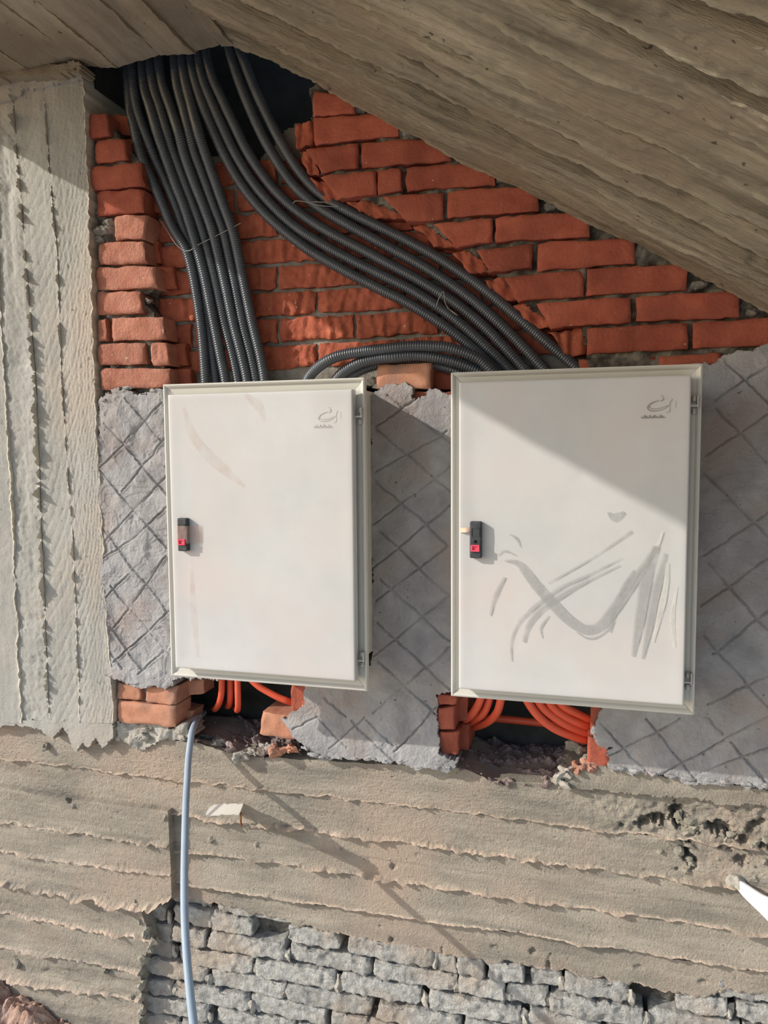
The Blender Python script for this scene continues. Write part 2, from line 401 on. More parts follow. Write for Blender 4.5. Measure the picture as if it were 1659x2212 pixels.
PRINT_PALE = mat('faint_print', (.46, .455, .43), (.50, .495, .47), 40, .6, 0)
STEEL = mat('hinge_steel', (.40, .38, .35), (.52, .50, .47), 60, .4, 0, spec=.5, metal=.3)
CONDUIT = mat('grey_corrugated_plastic', (.060, .070, .084), (.085, .096, .110), 20, .27, 0, spec=.75)
ORANGE = mat('orange_plastic', (.70, .10, .045), (.76, .125, .06), 10, .42, 0, spec=.45)
CABLE = mat('pale_blue_cable', (.30, .37, .44), (.35, .42, .49), 14, .5, 0, spec=.4)
BLACK = mat('black_plastic', (.035, .038, .042), (.07, .075, .08), 60, .5, .2, 200, .0005, spec=.4)
RED = mat('pink_red_plastic', (.78, .06, .12), (.82, .09, .15), 20, .4, 0, spec=.4)
WIRE = mat('tie_wire', (.30, .29, .27), (.42, .4, .37), 40, .45, 0, metal=.4)
WHITE2 = mat('plain_white_strip', (.72, .71, .69), (.80, .79, .77), 30, .6, .3, 90, .0006)
def translucent(M, col, k):
    nt = M.node_tree; b = [n for n in nt.nodes if n.type == 'BSDF_PRINCIPLED'][0]; out = [n for n in nt.nodes if n.type == 'OUTPUT_MATERIAL'][0]
    tr = nt.nodes.new('ShaderNodeBsdfTranslucent'); tr.inputs[0].default_value = (*col, 1); mx = nt.nodes.new('ShaderNodeMixShader'); mx.inputs[0].default_value = k
    nt.links.new(b.outputs[0], mx.inputs[1]); nt.links.new(tr.outputs[0], mx.inputs[2]); nt.links.new(mx.outputs[0], out.inputs[0])
translucent(WHITE2, (.92, .91, .88), .65)
WHITE = mat('white_strip', (.72, .71, .68), (.80, .79, .76), 30, .6, .3, 90, .0006, specks=((.45, .12, .07), 24, .68))
EARTH = mat('dusty_earth', (.46, .41, .37), (.60, .54, .49), 12, .95, .9, 60, .006)
def tape_mat(name, col):
    M = bpy.data.materials.new(name); M.use_nodes = True; N = M.node_tree.nodes; b = N['Principled BSDF']
    nz = N.new('ShaderNodeTexNoise'); nz.inputs['Scale'].default_value = 60
    mr = N.new('ShaderNodeMapRange'); mr.inputs[3].default_value = .18; mr.inputs[4].default_value = .5
    M.node_tree.links.new(nz.outputs[0], mr.inputs[0]); M.node_tree.links.new(mr.outputs[0], b.inputs['Alpha'])
    b.inputs['Base Color'].default_value = (*col, 1); b.inputs['Roughness'].default_value = .15
    return M
TAPE = tape_mat('clear_tape', (.62, .42, .36))

# ------------------------------------------------------------------ the setting: floor
FZ = -1.85
def floor_build():
    n = 60; x = np.linspace(-7, 5, n + 1); y = np.linspace(.3, -9, n + 1)
    X, Y = np.meshgrid(x, y, indexing='ij')
    Z = FZ + .02 * fbm(X, Y, .6, 3, 3)
    V = np.stack([X, Y, Z], -1).reshape(-1, 3)
    o = mesh_obj('floor', V, orient(V, grid_faces(n, n), (0, 0, 1)), EARTH); tag(o, 'dusty earth floor in front of the wall', None, None, 'structure')
floor_build()

# ------------------------------------------------------------------ landing and stair soffit
DEP = 1.36
ceil1 = empty('ceiling_landing', (-1.2, -.6, ZL), kind='structure', label='flat board-marked concrete landing soffit at upper left')
xs = [-1.80, -1.56, -1.40, -1.257, -1.168, -1.048, -.952, -.882, SX]
for k in range(len(xs) - 1):
    x0, x1 = xs[k], xs[k + 1]
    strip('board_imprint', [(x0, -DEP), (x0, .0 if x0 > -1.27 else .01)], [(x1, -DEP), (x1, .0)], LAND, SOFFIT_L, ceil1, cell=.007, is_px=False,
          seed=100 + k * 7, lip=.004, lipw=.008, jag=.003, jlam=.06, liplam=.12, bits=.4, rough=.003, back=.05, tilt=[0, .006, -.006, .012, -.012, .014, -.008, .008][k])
bm = bmesh.new(); add_box(bm, -1.80, SX + .02, -DEP, -.004, ZL + .012, ZL + .47); bm_obj('slab', bm, CONC_SHADE, ceil1)
bm = bmesh.new(); add_box(bm, -1.80, 1.2, -.2, .3, ZL + .47, ZL + .52); bm_obj('light_block_cap', bm, CONC_SHADE, ceil1)  # unseen cover, added to keep sky light out of the conduit opening

ceil2 = empty('ceiling_stair', (-.2, -.6, .6), kind='structure', label='sloping board-marked concrete stair soffit descending to the right')
LEN = 2.3
ys = [0.0, -.17, -.298, -.33, -.42, -.442, -.56, -.70, -.80, -.835, -.90, -.93, -1.05, -1.2, -DEP]
hts = [.0, .014, -.034, .006, -.022, .008, .0, .010, -.034, .006, -.026, .004, 0, .004]
def soff_extra(seed):
    return lambda S, T, a, c: .0035 * fbm(a, c * 3, .16, 4, seed + 77) + .002 * vnoise(a / .3, c / .012, seed + 78)
for k in range(len(ys) - 1):
    y0, y1 = ys[k], ys[k + 1]
    wv = lambda y, sd: [(s_, y + (.008 * float(fbm(np.array([s_]), np.array([0.]), .30, 3, sd)[0]) if -1.3 < y < -.01 else 0)) for s_ in np.linspace(-.004, LEN, 60)]
    pl = Plane(SLOPE.o + SLOPE.n * hts[k], SLOPE.e1, SLOPE.e2, SLOPE.n)
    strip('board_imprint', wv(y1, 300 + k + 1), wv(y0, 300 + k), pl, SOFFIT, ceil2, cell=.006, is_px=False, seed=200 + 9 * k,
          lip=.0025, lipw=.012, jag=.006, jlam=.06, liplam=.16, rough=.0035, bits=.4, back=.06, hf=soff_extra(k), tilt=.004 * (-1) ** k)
# body of the flight behind the imprints
c, s_ = math.cos(TH), math.sin(TH)
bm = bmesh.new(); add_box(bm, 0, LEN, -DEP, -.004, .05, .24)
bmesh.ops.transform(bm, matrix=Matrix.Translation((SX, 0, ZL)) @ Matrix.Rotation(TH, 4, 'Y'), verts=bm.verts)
bm_obj('flight_slab', bm, CONC_SHADE, ceil2)
# broken, knobbly edge where the flight meets the opening
for k, (px, py, d) in enumerate([(655, 92, .16), (668, 112, .12), (680, 128, .10), (690, 142, .08), (700, 158, .06), (706, 172, .04), (664, 78, .18), (648, 70, .2), (710, 182, .03), (676, 104, .14), (640, 62, .22)]):
    lump('broken_edge_lump', W(px, py, d) + np.array([0, 0, .004]), (.018, .02, .012), SOFFIT, ceil2, seed=k, sub=2)

# ------------------------------------------------------------------ back wall shell
wall = empty('wall_back', (-.6, 0, FZ), kind='structure', label='red brick wall with a chased recess behind the cabinets')
bm = bmesh.new(); add_box(bm, -1.95, 1.3, .26, .32, FZ, 1.5); bm_obj('backing', bm, CONC_SHADE, wall)

def hmort(seed, amp=.004): return lambda S, T: amp * fbm(S, T, .03, 4, seed)
# mortar beds behind the front bricks
relief('mortar_bed', [(668, 186), (705, 180), (840, 245), (1000, 330), (1200, 430), (1400, 535), (1560, 610), (1720, 680), (1720, 800), (1270, 800), (1262, 700), (1180, 690), (1110, 630), (1040, 560), (965, 510), (890, 470), (800, 432), (735, 425), (698, 380), (692, 320), (672, 262)], wallp(-.020), .005, hmort(5, .010), .07, MORTAR_DK, wall, jag=.005)
relief('mortar_bed', [(205, 255), (228, 255), (265, 300), (300, 355), (306, 470), (312, 570), (328, 580), (330, 622), (300, 640), (345, 690), (355, 790), (362, 850), (216, 850), (212, 600), (208, 400)], wallp(-.018), .005, hmort(6, .008), .045, MORTAR_DK, wall, jag=.004)
relief('mortar_bed', [(245, 1455), (385, 1455), (372, 1500), (368, 1570), (250, 1562)], wallp(-.018), .005, hmort(7), .07, MORTAR, wall, jag=.004)
# floor of the recess
relief('mortar_bed', [(300, 330), (560, 345), (640, 262), (690, 300), (720, 420), (900, 460), (1060, 540), (1200, 640), (1300, 700), (1300, 830), (225, 845), (225, 480)], wallp(-.079), .008, hmort(8, .004), .1, MORTAR, wall, jag=.004)

RB = [[(677, 194), (768, 207), (766, 244), (674, 249)], [(676, 254), (860, 241), (859, 291), (678, 312)], [(658, 322), (771, 309), (774, 362), (693, 371)],
      [(779, 307), (972, 296), (973, 347), (781, 361)], [(690, 380), (811, 367), (812, 419), (730, 428)], [(814, 366), (866, 362), (868, 412), (815, 419)],
      [(877, 361), (1066, 347), (1067, 398), (877, 412)], [(826, 424), (956, 414), (957, 473), (876, 477)], [(966, 412), (1163, 399), (1163, 454), (965, 470)],
      [(938, 482), (1063, 470), (1064, 522), (985, 532)], [(1070, 470), (1273, 455), (1273, 509), (1069, 523)], [(1028, 540), (1149, 525), (1150, 578), (1058, 587)],
      [(1162, 524), (1372, 512), (1372, 567), (1160, 584)], [(1090, 597), (1261, 582), (1260, 638), (1118, 650)], [(1268, 580), (1485, 570), (1485, 625), (1267, 637)],
      [(1158, 655), (1363, 641), (1364, 697), (1190, 708)], [(1374, 640), (1597, 627), (1596, 686), (1374, 693)], [(1268, 708), (1486, 698), (1486, 755), (1268, 765)],
      [(1496, 696), (1690, 684), (1690, 745), (1497, 752)], [(1425, 769), (1560, 762), (1558, 815), (1428, 820)], [(1250, 776), (1416, 770), (1418, 822), (1252, 828)]]
for i, q in enumerate(RB):
    brick(q, -.001 + .004 * rng.normal() * .5 - (.02 if i == 20 else 0), .085, BRICK, wall, n=(20, 8))
LB = [[(195, 246), (230, 244), (236, 292), (191, 298)], [(206, 301), (268, 297), (275, 344), (205, 353)], [(195, 362), (303, 350), (310, 402), (197, 412)],
      [(208, 413), (309, 408), (309, 459), (206, 466)], [(247, 467), (318, 464), (309, 515), (247, 517)], [(209, 524), (309, 520), (315, 569), (212, 571)],
      [(205, 577), (331, 575), (336, 622), (207, 626)], [(207, 632), (300, 628), (308, 676), (208, 682)], [(212, 690), (229, 688), (231, 737), (212, 738)],
      [(240, 686), (349, 684), (357, 733), (241, 735)], [(212, 742), (312, 740), (314, 786), (208, 788)], [(326, 741), (360, 740), (366, 788), (329, 790)],
      [(216, 797), (363, 795), (366, 835), (217, 843)]]
for i, q in enumerate(LB):
    brick(q, .002 * rng.normal(), .066, BRICK if i < 4 else BRICK_SUNLIT, wall, n=(18, 8), rough=.0018)  # bricks below the shadow line take the paler, sunlit colour
for q, d in [([(180, 270), (192, 268), (192, 300), (178, 302)], -.03), ([(306, 575), (372, 575), (380, 622), (312, 628)], -.045), ([(306, 520), (340, 520), (345, 568), (310, 570)], -.05),
             ([(290, 350), (330, 350), (334, 402), (295, 402)], -.05), ([(240, 246), (300, 250), (306, 292), (246, 292)], -.055), ([(262, 300), (310, 300), (314, 344), (266, 346)], -.05),
             ([(300, 410), (340, 410), (344, 458), (304, 458)], -.055), ([(355, 742), (400, 742), (404, 788), (360, 788)], -.045), ([(360, 796), (410, 796), (414, 838), (364, 838)], -.045)]:
    brick(q, d, .04, BRICK_CUT, wall, n=(8, 6))
LOWB = [([(251, 1474), (303, 1487), (304, 1512), (252, 1510)], 0, .08), ([(313, 1484), (384, 1482), (379, 1521), (313, 1520)], .002, .08), ([(253, 1514), (378, 1527), (376, 1573), (254, 1560)], .003, .085),
        ([(400, 1466), (440, 1468), (440, 1499), (404, 1504)], -.055, .06), ([(385, 1530), (418, 1536), (412, 1576), (382, 1574)], -.06, .06),
        ([(565, 1541), (642, 1549), (645, 1600), (559, 1590)], -.006, .1), ([(628, 1480), (668, 1482), (668, 1541), (627, 1540)], -.004, .1),
        ([(945, 1499), (985, 1503), (984, 1523), (945, 1522)], .002, .1), ([(946, 1530), (981, 1529), (981, 1577), (945, 1576)], .004, .1), ([(948, 1582), (992, 1580), (990, 1630), (954, 1633)], .0, .1),
        ([(985, 1500), (1012, 1500), (1010, 1560), (984, 1560)], -.05, .1), ([(990, 1565), (1013, 1565), (1012, 1620), (990, 1620)], -.06, .1),
        ([(1276, 1520), (1300, 1522), (1300, 1590), (1275, 1590)], -.002, .1), ([(1271, 1594), (1330, 1606), (1335, 1660), (1268, 1650)], -.004, .1),
        ([(890, 846), (985, 846), (985, 878), (890, 876)], -.006, .08), ([(938, 790), (990, 788), (990, 842), (938, 842)], -.05, .06)]
for i, (q, d, t) in enumerate(LOWB):
    brick(q, d, t, BRICK_ORANGE if i < 6 else BRICK, wall, n=(14, 8), rough=.002)
brick([(815, 788), (931, 784), (928, 840), (812, 840)], .004, .08, BRICK_ORANGE, wall, n=(16, 8), rough=.002)

# chiselled bricks at the bottom of the recess, with vertical tool flutes
def flutes(seed):
    r2 = np.random.default_rng(seed); per = r2.uniform(.028, .042); ph = r2.uniform(0, 1)
    def f(S, T):
        u = S / per + ph + .25 * fbm(S, T, .05, 2, seed) ; fr = u - np.floor(u)
        k = .5 + .5 * vnoise(np.floor(u) * 7.3, T / .05, seed + 3)
        return .011 * k * (np.where(fr < .8, fr / .8, (1 - fr) / .2) - .5) + .003 * fbm(S, T, .012, 3, seed + 2)
    return f
row_y = [277, 334.5, 392, 449.5, 507, 564.5, 622, 679.5, 737, 794]
for k in range(len(row_y) - 1):
    off = 687 if k % 2 == 0 else 594
    j0 = [off + 178 * i + rng.uniform(-8, 8) for i in range(-3, 5)]
    for a, b_ in zip(j0[:-1], j0[1:]):
        a2, b2 = a + 4, b_ - 4
        if b2 < 300 or a2 > 1245: continue
        a2 = max(a2, 300); b2 = min(b2, 1255)
        if b2 - a2 < 15: continue
        if row_y[k] < 300 and (a2 > 560 and b2 < 640): continue
        # keep the top of the recess, behind the conduits, open
        yy = lambda x, r: row_y[r] - .055 * (x - 700)
        if k == 0 and a2 < 640: continue
        brick([(a2, yy(a2, k) + 4), (b2, yy(b2, k) + 4), (b2, yy(b2, k + 1) - 4), (a2, yy(a2, k + 1) - 4)], -.066, .06, BRICK_CUT, wall,
              n=(max(8, int((b2 - a2) / 4)), 9), hf=flutes(1000 + k * 20 + int(a)), rough=.0015, jag=.003)
# stepped, chiselled bricks along the side of the recess where the front bricks were cut away
for k, q in enumerate([[(636, 268), (674, 257), (677, 308), (640, 316)], [(642, 326), (668, 330), (696, 372), (668, 378)], [(668, 383), (700, 388), (738, 430), (702, 436)],
                       [(745, 438), (836, 427), (886, 478), (800, 470)], [(890, 486), (945, 483), (995, 533), (935, 530)], [(978, 545), (1035, 541), (1066, 588), (1012, 588)],
                       [(1040, 601), (1096, 598), (1126, 652), (1076, 650)], [(1112, 660), (1166, 657), (1200, 708), (1150, 706)], [(1188, 716), (1266, 711), (1266, 765), (1216, 766)]]):
    brick(q, -.030, .04, BRICK_CUT, wall, n=(18, 9), hf=flutes(1500 + k), jag=.005, rough=.002)
# mortar lumps packed under the soffit and by the column
for k, (px, py, s) in enumerate([(778, 240, .8), (876, 290, 1.0), (1082, 390, .7), (1188, 447, 1.1), (1512, 614, 1.1), (1622, 676, .8), (1500, 622, .6), (190, 365, .8), (225, 500, 1.6), (215, 520, 1), (235, 482, 1),
                                 (192, 640, .6), (230, 632, .7), (240, 683, .6), (250, 793, .7), (322, 650, .7), (205, 850, .9), (805, 822, .8)]):
    lump('mortar_lump', W(px, py, -.018), (.015 * s, .014 * s, .009 * s), MORTAR, wall, seed=80 + k, sub=3, amp=.55)
for k, (px, py, sx, sz) in enumerate([(275, 1580, .03, .016), (305, 1592, .032, .02), (340, 1586, .034, .015), (370, 1590, .026, .013), (395, 1594, .02, .01), (290, 1604, .02, .012), (262, 1592, .018, .018), (320, 1575, .02, .01), (352, 1604, .02, .008)]):
    if k % 3 == 1: lump('mortar_lump', W(px, py, -.004), (sx * .6, .014, sz * .6), MORTAR_PALE, wall, seed=140 + k, sub=3, amp=.6)
relief('mortar_bed', [(252, 1556), (300, 1566), (376, 1572), (405, 1572), (408, 1598), (370, 1600), (345, 1594), (330, 1612), (300, 1622), (285, 1612), (262, 1600), (250, 1590)], wallp(-.003), .003, lambda S, T: .009 * fbm(S, T, .03, 4, 171) - .004, .08, MORTAR_PALE, wall, jag=.008, seed=172)

# ------------------------------------------------------------------ cement render patches with scratched lattice
def seg_dist(S, T, segs):
    D = np.full(S.shape, 9.); 
    for (x1, y1), (x2, y2) in segs:
        dx, dy = x2 - x1, y2 - y1; L2 = dx * dx + dy * dy
        t = np.clip(((S - x1) * dx + (T - y1) * dy) / L2, 0, 1)
        D = np.minimum(D, np.hypot(S - x1 - t * dx, T - y1 - t * dy))
    return D
def render_h(segs_px, pl, seed, amp=1.0, spots=(), ridge=.0006):
    segs = []
    for a, b_ in segs_px:
        q = pl.px([a, b_]); n = 6
        P = np.stack([np.linspace(q[0, k], q[1, k], n + 1) for k in (0, 1)], -1)
        P[1:-1] += .0013 * rng.normal(size=(n - 1, 2))
        segs += [(P[i], P[i + 1]) for i in range(n)]
    def f(S, T):
        D = seg_dist(S + .0012 * vnoise(S / .006, T / .006, seed + 7), T + .0012 * vnoise(S / .006, T / .006, seed + 8), segs)
        base = amp * (.0034 * fbm(S, T, .12, 3, seed) + .0011 * fbm(S, T, .03, 3, seed + 1))
        fl = vnoise(S / .045 + .6 * vnoise(S / .03, T / .03, seed + 2), T / .06, seed + 3)          # lapped trowel flakes
        base = base + amp * .0014 * np.floor(fl * 2.5) / 1.5 - .003 * amp * np.clip(fbm(S, T, .035, 3, seed + 15) - .62, 0, .6)
        dep = .0075 * (.62 + .38 * vnoise(S / .05, T / .05, seed + 5))
        g = np.where(D < .0026, -dep * (1 - (D / .0026) ** 2), 0) + ridge * np.exp(-((D - .0042) / .0018) ** 2) * (.25 + .75 * vnoise(S / .03, T / .03, seed + 9))
        h = base + g
        for (sx, sz, r, dp) in spots: h = h - dp * np.exp(-((S - sx) ** 2 + (T - sz) ** 2) / r ** 2)
        return h
    return f
def crop_segs(lst, ox, oy, sc): return [((ox + a / sc, oy + b / sc), (ox + c_ / sc, oy + d / sc)) for a, b, c_, d in lst]
P0 = wallp(.012)
segL = crop_segs([(540, 120, 690, 300), (450, 230, 720, 540), (420, 420, 720, 770), (440, 680, 720, 1040), (480, 930, 730, 1230), (470, 1110, 620, 1300), (470, 1210, 530, 1290),
                  (430, 420, 700, 140), (530, 520, 710, 290), (450, 740, 715, 460), (450, 810, 560, 740), (560, 740, 720, 590), (460, 980, 560, 880), (580, 1000, 720, 800), (460, 1140, 560, 1030), (660, 1110, 730, 1040), (490, 1260, 660, 1110), (600, 1310, 730, 1190)], 0, 800, 2.0)
relief('render_patch', [(213, 860), (235, 845), (265, 838), (300, 850), (345, 845), (420, 848), (470, 850), (470, 1466), (377, 1466), (372, 1480), (353, 1484), (311, 1484), (289, 1477), (273, 1480), (262, 1469), (239, 1463), (228, 1436), (226, 1400), (221, 1250), (215, 1100), (210, 950)],
       P0, .0020, render_h(segL, P0, 11, 1.5, ridge=.0040), .05, PLASTER, wall, jag=.008, seed=21)
segM = crop_segs([(70, 200, 330, 400), (20, 340, 330, 600), (20, 560, 230, 740), (230, 740, 320, 830), (40, 770, 330, 1040), (40, 970, 330, 1230), (30, 1150, 330, 1430), (30, 1310, 330, 1590),
                  (20, 330, 200, 210), (20, 520, 320, 350), (10, 740, 330, 500), (10, 920, 330, 660), (20, 1060, 320, 830), (10, 1290, 330, 1030), (10, 1530, 330, 1250), (100, 1690, 330, 1450), (-80, 1560, 120, 1750)], 800, 750, 1.931)
segM += crop_segs([(1050, 0, 1290, 240), (1440, 20, 1659, 230), (850, 100, 1040, 0), (1150, 250, 1430, 0), (1280, 0, 1100, -150), (700, -50, 900, -200)], 400, 1550, 3.687)
relief('render_patch', [(800, 858), (812, 850), (833, 832), (854, 830), (878, 831), (890, 842), (889, 860), (899, 860), (913, 854), (926, 846), (950, 846), (990, 855), (1035, 860), (1035, 1485), (1000, 1490), (948, 1500), (944, 1530), (944, 1580), (955, 1634), (987, 1645), (978, 1664), (965, 1666), (940, 1660), (900, 1660), (870, 1647), (840, 1650), (800, 1641), (760, 1641), (720, 1640), (700, 1646), (682, 1632), (664, 1621), (644, 1599), (630, 1585), (607, 1556), (633, 1541), (653, 1524), (653, 1485), (658, 1430), (800, 1440)],
       P0, .0021, render_h(segM, P0, 31, .9), .06, PLASTER, wall, jag=.0055, seed=41)
segR = crop_segs([(1440, 250, 1659, 480), (1390, 520, 1659, 790), (1410, 900, 1659, 1180), (1390, 1200, 1659, 1500), (1400, 450, 1659, 280), (1440, 220, 1659, 80), (1390, 870, 1659, 690), (1380, 1080, 1659, 880), (1430, 1280, 1659, 1100), (1410, 1490, 1659, 1370), (1480, 60, 1720, 280)], 800, 750, 1.931)
segR += crop_segs([(320, 40, 720, 470), (690, 10, 1090, 510), (1170, 0, 1310, 140), (1370, 200, 1800, 700), (380, 320, 960, 10), (790, 470, 1659, 0), (1130, 440, 1800, 200), (1500, 340, 1750, 640)], 1209, 1550, 3.687)
relief('render_patch', [(1445, 800), (1510, 792), (1540, 784), (1562, 768), (1600, 756), (1640, 750), (1730, 748), (1730, 1725), (1659, 1702), (1600, 1698), (1540, 1692), (1480, 1690), (1440, 1680), (1400, 1676), (1350, 1668), (1322, 1662), (1308, 1632), (1320, 1613), (1292, 1602), (1286, 1560), (1294, 1530), (1288, 1480), (1445, 1470)],
       P0, .0022, render_h(segR, P0, 51, .8), .06, PLASTER, wall, jag=.008, seed=61)
# fins of render squeezed out along the lower edges
for k, (px, py) in enumerate([(700, 1640), (735, 1640), (765, 1642), (800, 1643), (835, 1650), (870, 1648), (905, 1660), (945, 1661), (970, 1662), (680, 1634), (660, 1620), (1335, 1664), (1370, 1670), (1410, 1677), (1450, 1682), (1490, 1688), (1530, 1690), (1570, 1694), (1610, 1697), (1645, 1701), (262, 1470), (290, 1478), (320, 1484), (352, 1483), (240, 1463), (275, 842), (330, 848), (222, 868)]):
    lump('render_crumb', W(px, py - 4, .012), (.009 + .006 * rng.random(), .006, .005), PLASTER, wall, seed=300 + k, sub=2, amp=.6)

# ------------------------------------------------------------------ concrete column at the left
col = empty('column', (-1.5, 0, FZ), kind='structure', label='board-marked concrete column at the left edge')
PC = wallp(.014)
def arcs(amp, per, seed):
    """curved saw marks left by the formwork boards"""
    def f(S, T, a, c_):
        x = c_ + .012 * vnoise(T / .3, T * 0, seed)
        u = (T - 1.1 * x - 6.0 * x ** 2) / per + .5 * fbm(S, T, .25, 2, seed)
        fr = u - np.floor(u); k = .35 + .65 * _hash(np.floor(u), np.floor(u) * 0, seed)
        return -amp * k * np.exp(-((fr - .5) / .09) ** 2)
    return f
yT, yB = 172, 1600
lineM = [(-130, 140), (-125, 700), (-120, 1560)]
line0 = [(-40, 150), (-5, 500), (3, 700), (22, 1000), (40, 1400), (48, 1562)]
fin1 = [(28, 180), (38, 330), (50, 470), (78, 800), (92, 1150), (105, 1500), (108, 1562)]
line2 = [(95, 180), (108, 370), (125, 560), (133, 800), (160, 1200), (172, 1500), (173, 1562)]
redge = [(180, 172), (190, 400), (205, 860), (228, 1300), (244, 1545), (245, 1562)]
strip('board_imprint', lineM, line0, PC, CONC_COL, col, cell=.005, seed=500, lip=.004, lipw=.006, jag=.004, back=.25)
strip('board_imprint', line0, fin1, wallp(.010), CONC_COL, col, cell=.0035, seed=510, lip=.017, lipw=.003, jag=.0012, liplam=.03, back=.25, rough=.0022, bits=.6, hf=lambda S, T, a, c_: -.006 * np.clip(fbm(S, T, .05, 4, 515) - .25, 0, 1) - .004 * np.clip(1 - np.abs(c_ - .045) / .02, 0, 1) * np.clip(fbm(a, c_, .1, 3, 517), 0, 1))
strip('board_imprint', fin1, line2, wallp(.013), CONC_COL, col, cell=.0035, seed=520, lip=.007, lipw=.003, jag=.001, liplam=.03, back=.25, hf=arcs(.0020, .046, 521))
strip('board_imprint', line2, redge, wallp(.014), CONC_COL, col, cell=.0035, seed=530, lip=.001, lipw=.006, jag=.004, back=.25, hf=arcs(.0020, .040, 531))
# ragged hanging lower edge
relief('ragged_lower_edge', [(-60, 1556), (0, 1556), (243, 1556), (242, 1588), (232, 1612), (217, 1616), (204, 1592), (190, 1619), (178, 1608), (165, 1628), (154, 1604), (136, 1570), (113, 1595), (92, 1578), (68, 1570), (46, 1567), (0, 1571), (-60, 1570)], wallp(.0125), .0026, lambda S, T: .0018 * fbm(S, T, .05, 4, 540), .05, CONC_COL, col, jag=.004, seed=541)
# formwork collar at the head
relief('collar', [(-60, 200), (-20, 165), (20, 150), (55, 152), (62, 170), (120, 168), (170, 150), (176, 172), (100, 186), (50, 192), (20, 215), (-60, 230)], wallp(.022), .004, lambda S, T: .004 * fbm(S, T, .05, 4, 550), .05, CONC_COL, col, jag=.004, seed=551)
relief('collar', [(-60, 150), (0, 128), (60, 140), (110, 138), (170, 134), (172, 156), (120, 160), (60, 162), (10, 165), (-60, 190)], wallp(.05), .004, lambda S, T: .005 * fbm(S, T, .05, 4, 555), .06, SOFFIT_L, col, jag=.004, seed=556)
bm = bmesh.new(); add_box(bm, -1.78, -1.275, .06, .25, -.9, ZL + .47); bm_obj('core', bm, CONC_SHADE, col)

# ------------------------------------------------------------------ board-marked concrete beam
beam = empty('beam', (-.5, 0, FZ), kind='structure', label='board-marked concrete beam below the cabinets')
L0 = [(-60, 1558), (250, 1586), (400, 1602), (430, 1606), (480, 1622), (545, 1634), (640, 1640), (1000, 1660), (1060, 1686), (1200, 1694), (1232, 1664), (1320, 1662), (1730, 1702)]
L1 = [(-60, 1629), (0, 1637), (163, 1652), (244, 1667), (408, 1684), (557, 1702), (698, 1717), (850, 1735), (1071, 1761), (1250, 1784), (1730, 1845)]
L2 = [(-60, 1694), (0, 1702), (135, 1724), (244, 1737), (360, 1753), (411, 1759), (522, 1776), (671, 1791), (850, 1815), (1112, 1851), (1250, 1870), (1467, 1897), (1659, 1924), (1730, 1933)]
def cut(line, x0, x1):
    L = np.array(line, float); xs_ = [x for x in L[:, 0] if x0 < x < x1]
    return [(x, float(np.interp(x, L[:, 0], L[:, 1]))) for x in [x0] + xs_ + [x1]]
L3 = [(376, 1832), (408, 1837), (535, 1852), (671, 1872), (850, 1899), (963, 1916), (1098, 1935), (1250, 1957), (1437, 1984), (1659, 2015), (1730, 2025)]
L4 = [(376, 1903), (408, 1909), (535, 1929), (671, 1948), (850, 1975), (951, 1990), (1150, 2017), (1268, 2038), (1437, 2063), (1659, 2099), (1730, 2110)]
L5 = [(376, 1940), (440, 1950), (470, 1952), (560, 1975), (640, 2004), (700, 2012), (770, 2032), (850, 2040), (940, 2062), (1060, 2085), (1190, 2098), (1250, 2108), (1340, 2130), (1440, 2140), (1520, 2154), (1560, 2140), (1659, 2150), (1730, 2160)]
def pits(pl, lst, seed=0):
    Q = [(pl.px([(x, y)])[0], rx * .00105, ry * .00105, dp) for x, y, rx, ry, dp in lst]
    def f(S, T, a=None, c_=None):
        h = 0; n = fbm(S, T, .016, 4, seed, .7)
        for q, rx, ry, dp in Q:
            r = ((S - q[0]) / rx) ** 2 + ((T - q[1]) / ry) ** 2
            h = h - dp * np.clip(1.15 - r + 1.0 * n, 0, 1)
        return h
    return f
PB = wallp(-.016)
rawpits = [(1388, 1775, 18, 12, .04), (1425, 1772, 22, 12, .045), (1460, 1760, 12, 22, .04), (1475, 1772, 14, 14, .04), (1540, 1782, 16, 12, .04), (1565, 1790, 26, 16, .045), (1640, 1780, 12, 10, .03), (1655, 1835, 14, 22, .04), (1590, 1750, 8, 8, .015), (1620, 1790, 10, 10, .02), (1345, 1782, 10, 6, .02), (1500, 1800, 10, 8, .03), (1610, 1815, 12, 10, .03)]
hp1 = pits(PB, rawpits, 601); 
def rough_right(S, T, a, c_):
    k = np.clip((S + .12) / .25, 0, 1)
    return hp1(S, T) + k * (.006 * fbm(S, T, .05, 4, 602) + .003 * fbm(S, T, .012, 3, 603))
strip('board_imprint', L0, L1, PB, CONC, beam, cell=.0032, seed=600, lip=.007, lipw=.004, jag=.003, back=.2, hf=rough_right, rough=.0016)
relief('board_imprint', [(1222, 1672), (1300, 1656), (1400, 1672), (1500, 1688), (1620, 1700), (1730, 1716), (1730, 1752), (1620, 1738), (1560, 1738), (1530, 1728), (1440, 1724), (1340, 1712), (1215, 1702)], wallp(.0), .003, lambda S, T: .002 * fbm(S, T, .04, 4, 606) + .001 * vnoise(S / .2, T / .004, 607), .05, CONC, beam, jag=.004, seed=608)
PB2 = wallp(-.018)
hp2 = pits(PB2, [(1480, 1830, 10, 30, .035), (1495, 1860, 12, 16, .03), (1455, 1872, 14, 8, .02), (1600, 1860, 14, 10, .025), (1570, 1820, 12, 18, .03), (620, 1785, 10, 4, .006)], 611)
strip('board_imprint', L1, L2, PB2, CONC, beam, cell=.0032, seed=610, lip=.012, lipw=.006, jag=.004, back=.2, hf=lambda S, T, a, c_: hp2(S, T) + np.clip((S + .0) / .3, 0, 1) * .003 * fbm(S, T, .04, 4, 612), rough=.0016, bits=1.6)
PB3 = wallp(-.021)
